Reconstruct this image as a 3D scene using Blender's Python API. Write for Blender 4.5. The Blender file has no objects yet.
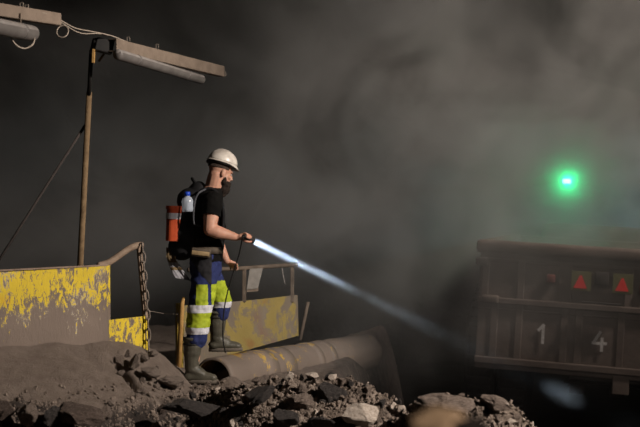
import bpy, bmesh, math, random
from mathutils import Vector, Matrix, Quaternion, noise, Euler
V = Vector
sc = bpy.context.scene
COL = sc.collection
R = math.radians
F = 1244.0; CZ = 1.35
random.seed(7)

def P(px, py, Y):
    """point of the place seen at (px, py) in the photograph when it stands Y metres away"""
    return V(((px - 320) / F * Y, Y, CZ - (py - 213.5) / F * Y))

# ------------------------------------------------------------------ materials
def nmat(name):
    m = bpy.data.materials.new(name); m.use_nodes = True
    nt = m.node_tree
    for n in list(nt.nodes): nt.nodes.remove(n)
    out = nt.nodes.new('ShaderNodeOutputMaterial')
    return m, nt, out

def N(nt, t, **kw):
    n = nt.nodes.new(t)
    for k, v in kw.items():
        if k in n.inputs: n.inputs[k].default_value = v
        else: setattr(n, k, v)
    return n

def ramp(nt, src, stops, interp='LINEAR'):
    r = nt.nodes.new('ShaderNodeValToRGB'); cr = r.color_ramp; cr.interpolation = interp
    while len(cr.elements) > 1: cr.elements.remove(cr.elements[-1])
    cr.elements[0].position = stops[0][0]; cr.elements[0].color = (*stops[0][1], 1)
    for p, c in stops[1:]:
        e = cr.elements.new(p); e.color = (*c, 1)
    nt.links.new(src, r.inputs[0]); return r.outputs[0]

def mottled(name, c1, c2, scale=8, rough=.85, bump=.3, bscale=None, metal=0, detail=6, sss=0, c3=None, spec=.3, bdist=.02):
    m, nt, out = nmat(name)
    tc = N(nt, 'ShaderNodeTexCoord')
    nz = N(nt, 'ShaderNodeTexNoise', Scale=scale, Detail=detail, Roughness=.65)
    nt.links.new(tc.outputs['Object'], nz.inputs['Vector'])
    st = [(.32, c1), (.66, c2)]
    if c3: st.append((.8, c3))
    col = ramp(nt, nz.outputs['Fac'], st)
    b = N(nt, 'ShaderNodeBsdfPrincipled', Roughness=rough, Metallic=metal)
    b.inputs['Specular IOR Level'].default_value = spec
    if sss:
        b.inputs['Subsurface Weight'].default_value = sss; b.inputs['Subsurface Scale'].default_value = .01
    nt.links.new(col, b.inputs['Base Color'])
    if bump:
        n2 = N(nt, 'ShaderNodeTexNoise', Scale=bscale or scale * 5, Detail=6, Roughness=.7)
        nt.links.new(tc.outputs['Object'], n2.inputs['Vector'])
        bp = N(nt, 'ShaderNodeBump', Strength=bump, Distance=bdist)
        nt.links.new(n2.outputs['Fac'], bp.inputs['Height'])
        nt.links.new(bp.outputs[0], b.inputs['Normal'])
    nt.links.new(b.outputs[0], out.inputs[0])
    return m

def painted(name, yellow=(.62, .45, .02), cover=.5, mud=(.15, .115, .092), white=(.55, .52, .46), streak=(15, 15, 6), top=.95, bottom=.45, mudline=True, rust=(.16, .075, .04)):
    """chipped yellow paint over primer, caked with mud towards its foot"""
    m, nt, out = nmat(name)
    tc = N(nt, 'ShaderNodeTexCoord')
    mp = N(nt, 'ShaderNodeMapping'); mp.inputs['Scale'].default_value = streak
    nt.links.new(tc.outputs['Object'], mp.inputs[0])
    n1 = N(nt, 'ShaderNodeTexNoise', Scale=1.6, Detail=10, Roughness=.8, Distortion=.5)
    nt.links.new(mp.outputs[0], n1.inputs['Vector'])
    n2 = N(nt, 'ShaderNodeTexNoise', Scale=2.6, Detail=4, Roughness=.6)
    nt.links.new(tc.outputs['Object'], n2.inputs['Vector'])
    n3 = N(nt, 'ShaderNodeTexNoise', Scale=1.7, Detail=3)
    nt.links.new(tc.outputs['Object'], n3.inputs['Vector'])
    sx = N(nt, 'ShaderNodeSeparateXYZ'); nt.links.new(tc.outputs['Object'], sx.inputs[0])
    mr = N(nt, 'ShaderNodeMapRange'); mr.inputs['From Min'].default_value = bottom; mr.inputs['From Max'].default_value = top
    mr.inputs['To Min'].default_value = -.42 if mudline else 0; mr.inputs['To Max'].default_value = .03
    nt.links.new(sx.outputs['Z'], mr.inputs['Value'])
    def math_(op, a, b):
        k = N(nt, 'ShaderNodeMath', operation=op)
        for i, s in enumerate((a, b)):
            if isinstance(s, (int, float)): k.inputs[i].default_value = s
            else: nt.links.new(s, k.inputs[i])
        if op == 'MULTIPLY_ADD': k.inputs[2].default_value = (1 - b) / 2
        return k.outputs[0]
    big = math_('MULTIPLY', math_('SUBTRACT', n2.outputs['Fac'], .5), 1.1)
    h = math_('ADD', math_('ADD', math_('MULTIPLY_ADD', n1.outputs['Fac'], 2.4), big), mr.outputs[0])
    t = 1 - cover
    paint = ramp(nt, h, [(t - .07, (0, 0, 0)), (t - .03, (1, 1, 1))])
    yel = ramp(nt, h, [(t, (0, 0, 0)), (t + .03, (1, 1, 1))])
    dirt = ramp(nt, n3.outputs['Fac'], [(.4, mud), (.6, tuple(c * 1.25 for c in mud)), (.72, rust)])
    ycol = ramp(nt, n2.outputs['Fac'], [(.3, yellow), (.62, tuple(c * .8 for c in yellow)), (.75, (yellow[0] * .75, yellow[1] * .45, .02))])
    side = ramp(nt, n3.outputs['Fac'], [(.45, (0, 0, 0)), (.6, (1, 1, 1))])
    mw = N(nt, 'ShaderNodeMix', data_type='RGBA'); nt.links.new(side, mw.inputs[0]); 
    nt.links.new(dirt, mw.inputs[6]); mw.inputs[7].default_value = (*white, 1)
    m1 = N(nt, 'ShaderNodeMix', data_type='RGBA'); nt.links.new(paint, m1.inputs[0]); nt.links.new(dirt, m1.inputs[6]); nt.links.new(mw.outputs[2], m1.inputs[7])
    m2 = N(nt, 'ShaderNodeMix', data_type='RGBA'); nt.links.new(yel, m2.inputs[0]); nt.links.new(m1.outputs[2], m2.inputs[6]); nt.links.new(ycol, m2.inputs[7])
    b = N(nt, 'ShaderNodeBsdfPrincipled', Roughness=.7)
    nt.links.new(m2.outputs[2], b.inputs['Base Color'])
    bp = N(nt, 'ShaderNodeBump', Strength=.5, Distance=.006); nt.links.new(h, bp.inputs['Height']); nt.links.new(bp.outputs[0], b.inputs['Normal'])
    nt.links.new(b.outputs[0], out.inputs[0])
    return m

M = {}
M['mud'] = mottled('dusty_mud', (.15, .118, .097), (.225, .182, .152), 5, .95, .9, 60, c3=(.27, .225, .19))
M['rubble'] = mottled('rubble_soil', (.12, .092, .074), (.28, .225, .185), 9, .95, .9, 90, c3=(.44, .37, .32))
M['rock'] = mottled('dusty_rock', (.105, .08, .064), (.26, .205, .17), 7, .9, 1, 45, c3=(.36, .30, .255))
M['rock_dark'] = mottled('dark_rock', (.022, .019, .018), (.065, .055, .05), 6, .7, 1, 40, c3=(.10, .08, .07))
M['rock_brown'] = mottled('brown_rock', (.06, .042, .034), (.14, .105, .085), 7, .9, 1, 45, c3=(.2, .16, .13))
M['rock_pale'] = mottled('pale_rock', (.27, .225, .185), (.45, .39, .335), 8, .9, .6, 50)
M['rock_tan'] = mottled('tan_rock', (.36, .25, .16), (.55, .41, .28), 14, .9, .4, 60)
M['cave'] = mottled('mine_rock', (.02, .017, .015), (.05, .043, .038), 1.2, .95, .8, 6, bdist=.1)
M['floor'] = mottled('mine_floor', (.03, .025, .022), (.055, .046, .04), 2, .95, .7, 14)
M['barrier'] = painted('chipped_yellow_paint', cover=.55, yellow=(.72, .53, .02), top=.80, bottom=.40)
M['barrier2'] = painted('chipped_yellow_paint_small', cover=.66, yellow=(.72, .53, .02), top=.5, bottom=.1, mudline=False)
M['post_y'] = painted('worn_yellow_post', cover=.52, yellow=(.42, .30, .03), mudline=False, top=.6, bottom=0)
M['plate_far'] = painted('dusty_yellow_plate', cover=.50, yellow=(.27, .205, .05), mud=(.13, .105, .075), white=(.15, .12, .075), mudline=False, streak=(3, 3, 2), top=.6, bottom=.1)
M['pipe'] = painted('dusty_pipe', cover=.28, yellow=(.34, .22, .04), mud=(.13, .102, .082), white=(.25, .19, .14), mudline=False, streak=(2, 2, 2), rust=(.2, .15, .11))
M['band'] = painted('worn_yellow_band', cover=.36, yellow=(.46, .30, .035), mud=(.13, .102, .082), white=(.25, .19, .14), mudline=False, streak=(5, 5, 4), rust=(.2, .15, .11))
M['pipe_in'] = mottled('pipe_bore', (.20, .12, .04), (.38, .25, .08), 8, .8, .3)
M['rail'] = mottled('dusty_steel', (.17, .12, .085), (.30, .225, .165), 12, .8, .3)
M['channel'] = mottled('dusty_channel', (.135, .105, .08), (.20, .155, .12), 9, .85, .2)
M['pole'] = mottled('pole_steel', (.11, .07, .035), (.22, .15, .08), 12, .8, .3)
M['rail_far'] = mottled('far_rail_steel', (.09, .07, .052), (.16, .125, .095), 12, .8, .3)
M['chain'] = mottled('chain_steel', (.12, .10, .085), (.26, .22, .185), 30, .6, .2, metal=.3)
M['fixture'] = mottled('lamp_housing', (.085, .077, .072), (.14, .128, .12), 6, .45, .05)
M['diffuser'] = mottled('lamp_diffuser', (.20, .185, .175), (.29, .27, .255), 10, .25, 0)
M['cable'] = mottled('cable_sheath', (.24, .20, .16), (.34, .29, .24), 20, .7, 0)
M['black'] = mottled('black_plastic', (.012, .012, .012), (.02, .019, .018), 20, .5, 0)
M['orange_strip'] = mottled('rusty_strip', (.30, .17, .05), (.45, .27, .09), 20, .7, .1)
M['truck'] = mottled('truck_steel', (.085, .064, .053), (.15, .118, .098), 3, .8, .3, 20)
M['truck_dark'] = mottled('truck_frame', (.022, .018, .016), (.045, .037, .033), 4, .8, .2)
M['tyre'] = mottled('tyre_rubber', (.014, .013, .013), (.03, .028, .026), 8, .85, .3)
M['flap'] = mottled('mudflap_rubber', (.05, .048, .046), (.09, .085, .08), 8, .85, .3)
M['digit'] = mottled('white_digit_paint', (.34, .32, .30), (.62, .60, .57), 14, .7, 0)
M['red'] = mottled('red_reflector', (.75, .02, .02), (.9, .04, .03), 20, .35, 0, spec=.6)
M['reddim'] = mottled('dusty_red_lamp', (.12, .03, .028), (.16, .04, .03), 20, .6, 0)
M['ygreen'] = mottled('yellow_reflector_plate', (.10, .095, .04), (.13, .125, .05), 20, .6, 0)
M['skin'] = mottled('skin', (.40, .205, .14), (.52, .29, .205), 18, .55, .15, 120, sss=.1, bdist=.003)
M['beard'] = mottled('beard_hair', (.012, .008, .006), (.04, .026, .018), 60, .85, .9, 220)
M['hair'] = mottled('cropped_hair', (.03, .02, .015), (.06, .042, .032), 60, .85, .6, 200)
M['tee'] = mottled('black_cotton', (.003, .003, .003), (.007, .0065, .006), 10, .95, .3, 200, spec=.1, bdist=.003)
M['navy'] = mottled('navy_workwear', (.016, .022, .075), (.028, .038, .12), 14, .9, .3, 120, spec=.15, bdist=.004)
M['charcoal'] = mottled('charcoal_workwear', (.012, .012, .014), (.025, .024, .026), 14, .9, .3, 120, spec=.15, bdist=.004)
M['hivis'] = mottled('hi_vis_yellow', (.24, .31, .015), (.38, .46, .025), 16, .75, .3, 90, bdist=.004)
M['reflect'] = mottled('reflective_tape', (.42, .42, .46), (.60, .60, .64), 20, .4, 0)
M['boot'] = mottled('rubber_boot', (.042, .040, .028), (.085, .078, .058), 9, .5, .2, 60, spec=.45)
M['sole'] = mottled('boot_sole', (.07, .06, .048), (.13, .11, .09), 20, .9, .3)
M['helmet'] = mottled('dusty_white_helmet', (.36, .32, .28), (.62, .58, .52), 12, .35, 0, spec=.5)
M['bag'] = mottled('black_nylon', (.004, .004, .005), (.009, .009, .010), 10, .8, .2, 200, spec=.2, bdist=.003)
M['strap'] = mottled('grey_strap', (.035, .037, .043), (.065, .068, .078), 20, .7, .1)
M['orange'] = mottled('orange_fabric', (.34, .045, .01), (.46, .07, .018), 12, .75, .2, 90, bdist=.004)
M['tan'] = mottled('tan_leather', (.20, .14, .07), (.32, .23, .12), 16, .7, .2)
M['brown'] = mottled('brown_leather', (.05, .038, .028), (.09, .07, .05), 16, .7, .2)
M['blue'] = mottled('blue_cap', (.01, .05, .42), (.015, .07, .5), 10, .4, 0)
M['tag'] = mottled('paper_tag', (.15, .14, .125), (.22, .205, .185), 20, .9, 0)
M['eye'] = mottled('eye_white', (.25, .22, .2), (.35, .32, .3), 5, .2, 0)
m, nt, out = nmat('clear_bottle')
b = N(nt, 'ShaderNodeBsdfPrincipled', Roughness=.12)
b.inputs['Base Color'].default_value = (.55, .62, .72, 1); b.inputs['Alpha'].default_value = .55
b.inputs['Specular IOR Level'].default_value = .8
nt.links.new(b.outputs[0], out.inputs[0]); M['bottle'] = m
def emis(name, col, s):
    m, nt, out = nmat(name)
    e = N(nt, 'ShaderNodeEmission', Strength=s); e.inputs[0].default_value = (*col, 1)
    nt.links.new(e.outputs[0], out.inputs[0]); M[name] = m
emis('torch_glow', (.8, .9, 1), 6)
emis('green_glow', (.5, 1, .5), 9)

# ------------------------------------------------------------------ mesh helpers
def link(name, me, parent=None):
    o = bpy.data.objects.new(name, me); COL.objects.link(o)
    if parent: o.parent = parent
    return o
def obj(name, bm, mat, parent=None, smooth=True, label=None):
    me = bpy.data.meshes.new(name)
    bmesh.ops.recalc_face_normals(bm, faces=bm.faces)
    bm.to_mesh(me); bm.free()
    if parent is not None and 'frame0' in parent:            # geometry written in world space: bring it into the parent's frame
        me.transform(Matrix.Translation(-V(parent['frame0'])))
    if mat: me.materials.append(mat)
    for p in me.polygons: p.use_smooth = smooth
    o = link(name, me, parent)
    if label: o['label'] = label
    return o
def tag(o, label, cat, group=None, kind=None):
    if label: o['label'] = label
    if cat: o['category'] = cat
    if group: o['group'] = group
    if kind: o['kind'] = kind
    return o
def thing(name, label, cat, loc=(0, 0, 0), group=None):
    o = bpy.data.objects.new(name, None); COL.objects.link(o); o.location = loc
    o.empty_display_size = .1
    o['frame0'] = tuple(loc)
    return tag(o, label, cat, group)
def sub(o_parent):
    """sub-parts share the frame of the part"""
    p = o_parent.parent
    if p is not None and 'frame0' in p: o_parent['frame0'] = tuple(p['frame0'])
    return o_parent
def done():
    for o in bpy.data.objects:
        if 'frame0' in o: del o['frame0']

def box(bm, c, s, rot=None, bevel=0):
    r = bmesh.ops.create_cube(bm, size=1)
    vs = r['verts']
    mt = Matrix.Translation(c) @ (rot.to_matrix().to_4x4() if rot else Matrix.Identity(4)) @ Matrix.Diagonal((*s, 1))
    bmesh.ops.transform(bm, matrix=mt, verts=vs)
    if bevel:
        es = list({e for v in vs for e in v.link_edges})
        bmesh.ops.bevel(bm, geom=es, offset=bevel, segments=2, affect='EDGES', profile=.5)
def frame_dir(d):
    d = V(d).normalized(); up = V((0, 0, 1)) if abs(d.z) < .9 else V((1, 0, 0))
    a = d.cross(up).normalized(); b2 = a.cross(d).normalized(); return d, a, b2
def tube(bm, pts, r, seg=10, cap=True, flat=1.0):
    pts = [V(p) for p in pts]; n = len(pts)
    rs = r if isinstance(r, (list, tuple)) else [r] * n
    rings = []; a = None
    for i, p in enumerate(pts):
        t = (pts[min(i + 1, n - 1)] - pts[max(i - 1, 0)]).normalized()
        if a is None: _, a, b2 = frame_dir(t)
        else:
            a = (a - t * a.dot(t)).normalized(); b2 = a.cross(t).normalized()
        b2 = a.cross(t).normalized()
        rings.append([bm.verts.new(p + (a * math.cos(k * 2 * math.pi / seg) + b2 * math.sin(k * 2 * math.pi / seg) * flat) * rs[i]) for k in range(seg)])
    for i in range(n - 1):
        for k in range(seg):
            bm.faces.new((rings[i][k], rings[i][(k + 1) % seg], rings[i + 1][(k + 1) % seg], rings[i + 1][k]))
    if cap:
        bm.faces.new(rings[0][::-1]); bm.faces.new(rings[-1])
def spline(pts, n=8):
    pts = [V(p) for p in pts]; out_ = []
    q = [pts[0] * 2 - pts[1]] + pts + [pts[-1] * 2 - pts[-2]]
    for i in range(1, len(q) - 2):
        for k in range(n):
            t = k / n
            out_.append(.5 * ((2 * q[i]) + (q[i + 1] - q[i - 1]) * t + (2 * q[i - 1] - 5 * q[i] + 4 * q[i + 1] - q[i + 2]) * t * t + (3 * q[i] - q[i - 1] - 3 * q[i + 1] + q[i + 2]) * t ** 3))
    out_.append(pts[-1]); return out_
def ell(bm, c, s, rot=None, sub_=2):
    r = bmesh.ops.create_icosphere(bm, subdivisions=sub_, radius=1)
    mt = Matrix.Translation(c) @ (rot if rot else Matrix.Identity(4)) @ Matrix.Diagonal((*s, 1))
    bmesh.ops.transform(bm, matrix=mt, verts=r['verts'])
def cap(bm, p0, p1, r0, r1):
    p0, p1 = V(p0), V(p1)
    for p, r in ((p0, r0), (p1, r1)): ell(bm, p, (r, r, r))
    tube(bm, [p0, p1], [r0, r1], 14)
def chain_(bm, pts, rs):
    for i in range(len(pts) - 1): cap(bm, pts[i], pts[i + 1], rs[i], rs[i + 1])
def loft(bm, secs, seg=20):
    """secs: (centre, half depth along forward, half width, forward yaw) horizontal ellipses"""
    rings = []
    for c, a, w, yaw in secs:
        c = V(c); f = V((math.cos(yaw), math.sin(yaw), 0)); s = V((-f.y, f.x, 0))
        rings.append([bm.verts.new(c + f * (a * math.cos(k * 2 * math.pi / seg)) + s * (w * math.sin(k * 2 * math.pi / seg))) for k in range(seg)])
    for i in range(len(rings) - 1):
        for k in range(seg):
            bm.faces.new((rings[i][k], rings[i][(k + 1) % seg], rings[i + 1][(k + 1) % seg], rings[i + 1][k]))
    bm.faces.new(rings[0][::-1]); bm.faces.new(rings[-1])
def remesh(bm, voxel=.006, smooth=6, disp=None):
    bmesh.ops.recalc_face_normals(bm, faces=bm.faces)
    me = bpy.data.meshes.new('tmp'); bm.to_mesh(me); bm.free()
    o = bpy.data.objects.new('tmp', me); COL.objects.link(o)
    md = o.modifiers.new('r', 'REMESH'); md.mode = 'VOXEL'; md.voxel_size = voxel
    if smooth:
        s = o.modifiers.new('s', 'SMOOTH'); s.factor = .5; s.iterations = smooth
    dg = bpy.context.evaluated_depsgraph_get(); dg.update()
    e = o.evaluated_get(dg); me2 = bpy.data.meshes.new_from_object(e)
    b2 = bmesh.new(); b2.from_mesh(me2)
    bpy.data.objects.remove(o); bpy.data.meshes.remove(me); bpy.data.meshes.remove(me2)
    b2.normal_update()
    if disp:
        for v in b2.verts: v.co += v.normal * disp(v.co)
    return b2
def split(bm, pred, off=0):
    """take the faces whose centre satisfies pred out into a new bmesh"""
    nb = bmesh.new(); vm = {}
    fs = [f for f in bm.faces if pred(f.calc_center_median())]
    bm.normal_update()
    for f in fs:
        vs = []
        for v in f.verts:
            if v not in vm: vm[v] = nb.verts.new(v.co + v.normal * off)
            vs.append(vm[v])
        nb.faces.new(vs)
    bmesh.ops.delete(bm, geom=fs, context='FACES')
    return nb
def cut(bm, co, no):
    bmesh.ops.bisect_plane(bm, geom=list(bm.verts) + list(bm.edges) + list(bm.faces), plane_co=co, plane_no=no)
def lathe(bm, prof, org, axis, seg=20):
    d, a, b2 = frame_dir(axis); rings = []
    for r, h in prof:
        rings.append([bm.verts.new(V(org) + d * h + (a * math.cos(k * 2 * math.pi / seg) + b2 * math.sin(k * 2 * math.pi / seg)) * r) for k in range(seg)])
    for i in range(len(rings) - 1):
        for k in range(seg):
            bm.faces.new((rings[i][k], rings[i][(k + 1) % seg], rings[i + 1][(k + 1) % seg], rings[i + 1][k]))
    bm.faces.new(rings[0][::-1]); bm.faces.new(rings[-1])
def sm(a, b, t):
    t = min(1, max(0, (t - a) / (b - a))); return t * t * (3 - 2 * t)
def interp(tab, x):
    if x <= tab[0][0]: return tab[0][1:]
    for p, q in zip(tab, tab[1:]):
        if x <= q[0]:
            t = (x - p[0]) / (q[0] - p[0]); return tuple(u + (v - u) * t for u, v in zip(p[1:], q[1:]))
    return tab[-1][1:]
def fb(x, y, z=0, s=1, o=4):
    v = 0; a = 1
    for i in range(o): v += a * noise.noise(V((x * s, y * s, z * s + i * 7.3))); s *= 2.1; a *= .52
    return v

# ------------------------------------------------------------------ the ground
BA, BB = V((-2.75, 8.73)), V((-1.30, 9.70))          # foot line of the yellow barrier
crest_px = [(-80, 408, 7.7), (0, 401, 7.95), (60, 404, 8.15), (100, 411, 8.3), (150, 403, 8.8), (200, 394, 9.2), (215, 393, 9.1), (232, 389, 8.8), (262, 385, 8.65), (290, 380, 8.65),
            (316, 377, 8.65), (345, 383, 8.55), (372, 388, 8.45), (396, 398, 8.35), (408, 410, 8.2), (418, 404, 8.05), (445, 398, 8.0), (488, 403, 7.9), (506, 406, 7.85), (520, 415, 7.8), (536, 428, 7.75), (570, 450, 7.7), (700, 520, 7.6)]
crest = []
for px, py, Y in crest_px:
    p = P(px, py, Y); crest.append((p.x, Y, p.z))
bank_t = [(-3, .40), (-1.62, .41), (-1.5, .39), (-1.36, .34), (-1.22, .24), (-1.1, .10), (-1.02, .0), (-.6, 0)]
def ledge(x, y):
    z = 0.0
    B, = interp(bank_t, x)
    d = V((x, y)) - BA; u = (BB - BA).normalized(); dist = d.x * u.y - d.y * u.x        # >0 in front of the barrier
    if dist > 0: k = max(0, 1 - dist / .95)
    else: k = max(0, 1 + dist / .8)
    z += B * k ** 1.15
    # a crack between the smooth bank and the broken pile
    a, b = V((-1.53, 9.27)), V((-1.30, 8.93)); ab = b - a; t = max(0, min(1, (V((x, y)) - a).dot(ab) / ab.length_squared))
    dd = (V((x, y)) - (a + ab * t)).length
    z -= .10 * math.exp(-(dd / .03) ** 2)
    # the ground falls away behind the pipe
    z -= .45 * sm(.16, .6, (y - 9.93) * .327 - (x + .853) * .945) * sm(-1.05, -.7, x) * sm(10.3, 10.8, y)
    # drop down to the roadway on the right
    edge = -.10 + (y - 9) * .14
    z -= 1.9 * sm(edge, edge + .55, x)
    return z
def ground(x, y, fine=True):
    cy, cz = interp(crest, x)
    back = ledge(x, y)
    heap_on = sm(-.95, -.65, x)
    if y >= cy:
        h = cz - (y - cy) * (.75 + 2.2 * sm(.1, .45, x)) if heap_on > 0 else -9
        z = max(back, h) if heap_on > .02 else max(back, 0) + (cz - max(ledge(x, cy), 0)) * math.exp(-(y - cy) / .15)
    else:
        d = cy - y
        left = 1 - sm(-1.0, -.7, x)
        z = cz - .46 * d - left * .05 * sm(0, .10, d)
    if fine:
        near_heap = sm(-.9, -.6, x) if y > cy else 1
        z += fb(x, y, 0, 3.0, 3) * .022 * (1 - .9 * math.exp(-((x + .95) ** 2 + (y - 9.8) ** 2) / .12)) - .012 * math.exp(-((x + .95) ** 2 + (y - 9.6) ** 2) / .1)
        rough = (.35 + .65 * near_heap) * (1 if y < cy + .4 else .3)
        rough *= 1 - .8 * math.exp(-((x + .95) ** 2 + (y - 9.8) ** 2) / .12)
        z += (abs(fb(x, y, 3, 8, 4)) - .25) * .062 * rough
        z += max(0, fb(x, y, 9, 26, 2)) * .026 * rough + .10 * math.exp(-((x + .70) ** 2 + (y - 9.66) ** 2 * 3) / .014)
    return z
def grid(bm, xs, ys, f):
    g = [[bm.verts.new((x, y, f(x, y))) for x in xs] for y in ys]
    for j in range(len(ys) - 1):
        for i in range(len(xs) - 1):
            bm.faces.new((g[j][i], g[j][i + 1], g[j + 1][i + 1], g[j + 1][i]))
def rng(a, b, s): 
    n = int(round((b - a) / s)); return [a + (b - a) * i / n for i in range(n + 1)]
bm = bmesh.new()
xs = rng(-6, -2.6, .15)[:-1] + rng(-2.6, 1.7, .018) + rng(1.7, 4, .15)[1:]
ys = rng(4.5, 7.2, .12)[:-1] + rng(7.2, 9.6, .018) + rng(9.6, 11, .04)[1:] + rng(11, 15, .15)[1:]
def gfun(x, y):
    return ground(x, y)
grid(bm, xs, ys, gfun)
o = obj('ground', bm, None)
# bank of pale mud against the barrier, darker broken ground in front of it
m, nt, out = nmat('broken_ground')
tc = N(nt, 'ShaderNodeTexCoord')
b = N(nt, 'ShaderNodeBsdfPrincipled', Roughness=.95)
b.inputs['Specular IOR Level'].default_value = .2
nz = N(nt, 'ShaderNodeTexNoise', Scale=9, Detail=8, Roughness=.7); nt.links.new(tc.outputs['Object'], nz.inputs[0])
vo = N(nt, 'ShaderNodeTexVoronoi', Scale=38); nt.links.new(tc.outputs['Object'], vo.inputs['Vector'])
c_r = ramp(nt, nz.outputs['Fac'], [(.36, (.055, .042, .034)), (.5, (.19, .15, .12)), (.64, (.34, .28, .235))])
c_s = ramp(nt, nz.outputs['Fac'], [(.3, (.16, .125, .103)), (.7, (.24, .195, .163))])
c_d = ramp(nt, nz.outputs['Fac'], [(.4, (.03, .024, .021)), (.6, (.07, .056, .048)), (.74, (.18, .145, .12))])
at = N(nt, 'ShaderNodeAttribute'); at.attribute_name = 'soil_shade'
mx = N(nt, 'ShaderNodeMix', data_type='RGBA'); sep = N(nt, 'ShaderNodeSeparateColor'); nt.links.new(at.outputs['Color'], sep.inputs[0])
nt.links.new(sep.outputs[0], mx.inputs[0]); nt.links.new(c_r, mx.inputs[6]); nt.links.new(c_s, mx.inputs[7])
mx2 = N(nt, 'ShaderNodeMix', data_type='RGBA'); nt.links.new(sep.outputs[1], mx2.inputs[0]); nt.links.new(mx.outputs[2], mx2.inputs[6]); nt.links.new(c_d, mx2.inputs[7])
nt.links.new(mx2.outputs[2], b.inputs['Base Color'])
n2 = N(nt, 'ShaderNodeTexNoise', Scale=70, Detail=8, Roughness=.75); nt.links.new(tc.outputs['Object'], n2.inputs[0])
bp = N(nt, 'ShaderNodeBump', Strength=1, Distance=.03); nt.links.new(n2.outputs['Fac'], bp.inputs['Height']); nt.links.new(bp.outputs[0], b.inputs['Normal'])
nt.links.new(b.outputs[0], out.inputs[0])
o.data.materials.append(m)
ca = o.data.color_attributes.new('soil_shade', 'FLOAT_COLOR', 'POINT')
for i, v in enumerate(o.data.vertices):
    x, y, z = v.co; cy, cz = interp(crest, x)
    w = fb(x, y, 1, 5, 2) * .12
    smooth_ = (1 - sm(-1.0, -.6, x + w)) * sm(-.03, .05, y - cy + w * .3) + sm(.45, .7, y - cy) * sm(-1.0, -.6, x)
    dark = max((1 - sm(-.75, -.45, x + w)) * (1 - sm(-.04, .03, y - cy + w * .3)), sm(-.30, -.02, x - (y - 9) * .14) * sm(.1, .3, y - cy))  # darker below the lip; on the right drop, shade put into the colour
    ca.data[i].color = (min(1, smooth_), dark, 0, 1)
o['kind'] = 'structure'

def struct_grid(name, fn, nu, nv, mat):
    bm = bmesh.new(); g = [[bm.verts.new(fn(i / nu, j / nv)) for i in range(nu + 1)] for j in range(nv + 1)]
    for j in range(nv):
        for i in range(nu): bm.faces.new((g[j][i], g[j][i + 1], g[j + 1][i + 1], g[j + 1][i]))
    o = obj(name, bm, M[mat]); o['kind'] = 'structure'; return o
def rk(p, n, a=.5, s=.45):
    v = fb(p.x, p.y, p.z, s, 5); return p + V(n) * v * a
struct_grid('wall_back', lambda u, v: rk(V((-12 + 26 * u, 27, -2.4 + 12 * v)), (0, -1, 0)), 90, 45, 'cave')
struct_grid('wall_left', lambda u, v: rk(V((-9 + 0 * v, -2 + 30 * u, -2.4 + 12 * v)), (1, 0, 0)), 90, 40, 'cave')
struct_grid('wall_right', lambda u, v: rk(V((12, -2 + 30 * u, -2.4 + 12 * v)), (-1, 0, 0)), 90, 40, 'cave')
struct_grid('ceiling', lambda u, v: rk(V((-10 + 23 * u, -2 + 30 * v, 8.5)), (0, 0, -1)), 60, 80, 'cave')
struct_grid('floor', lambda u, v: rk(V((-10 + 23 * u, -2 + 30 * v, -1.95)), (0, 0, 1), .06, .8), 90, 110, 'floor')

# ------------------------------------------------------------------ rocks
def rock_mesh(seed, sub_=3, rough=.34, flat=.8):
    bm = bmesh.new(); bmesh.ops.create_icosphere(bm, subdivisions=sub_, radius=1)
    off = V((seed * 3.7, seed * 1.3, seed * 5.1)); rnd = random.Random(seed)
    planes = [(V((rnd.gauss(0, 1), rnd.gauss(0, 1), rnd.gauss(0, 1))).normalized(), rnd.uniform(.48, .82)) for _ in range(13)]
    for v in bm.verts:
        c = v.co.copy()
        for n_, d_ in planes:
            k = c.dot(n_)
            if k > d_: c -= n_ * (k - d_) * .97
        c *= 1.12 + rough * .5 * noise.noise(c * 1.3 + off) + rough * .26 * noise.noise(c * 4 + off) + rough * .14 * noise.noise(c * 11 + off)
        c.z *= flat; v.co = c
    return bm
def rock(name, label, px, py, Y, size, mat, seed, rot=(0, 0, 0), scale=(1, 1, 1), group=None, sub_=4, sink=None, cat='rock'):
    p = P(px, py, Y)
    if Y > 5: p.z = max(p.z, ground(p.x, p.y) + size * scale[2] * .22)
    bm = rock_mesh(seed, sub_)
    o = obj(name, bm, M[mat], smooth=False); o.location = p; o.rotation_euler = Euler(rot); o.scale = V(scale) * size
    return tag(o, label, cat, group)
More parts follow.
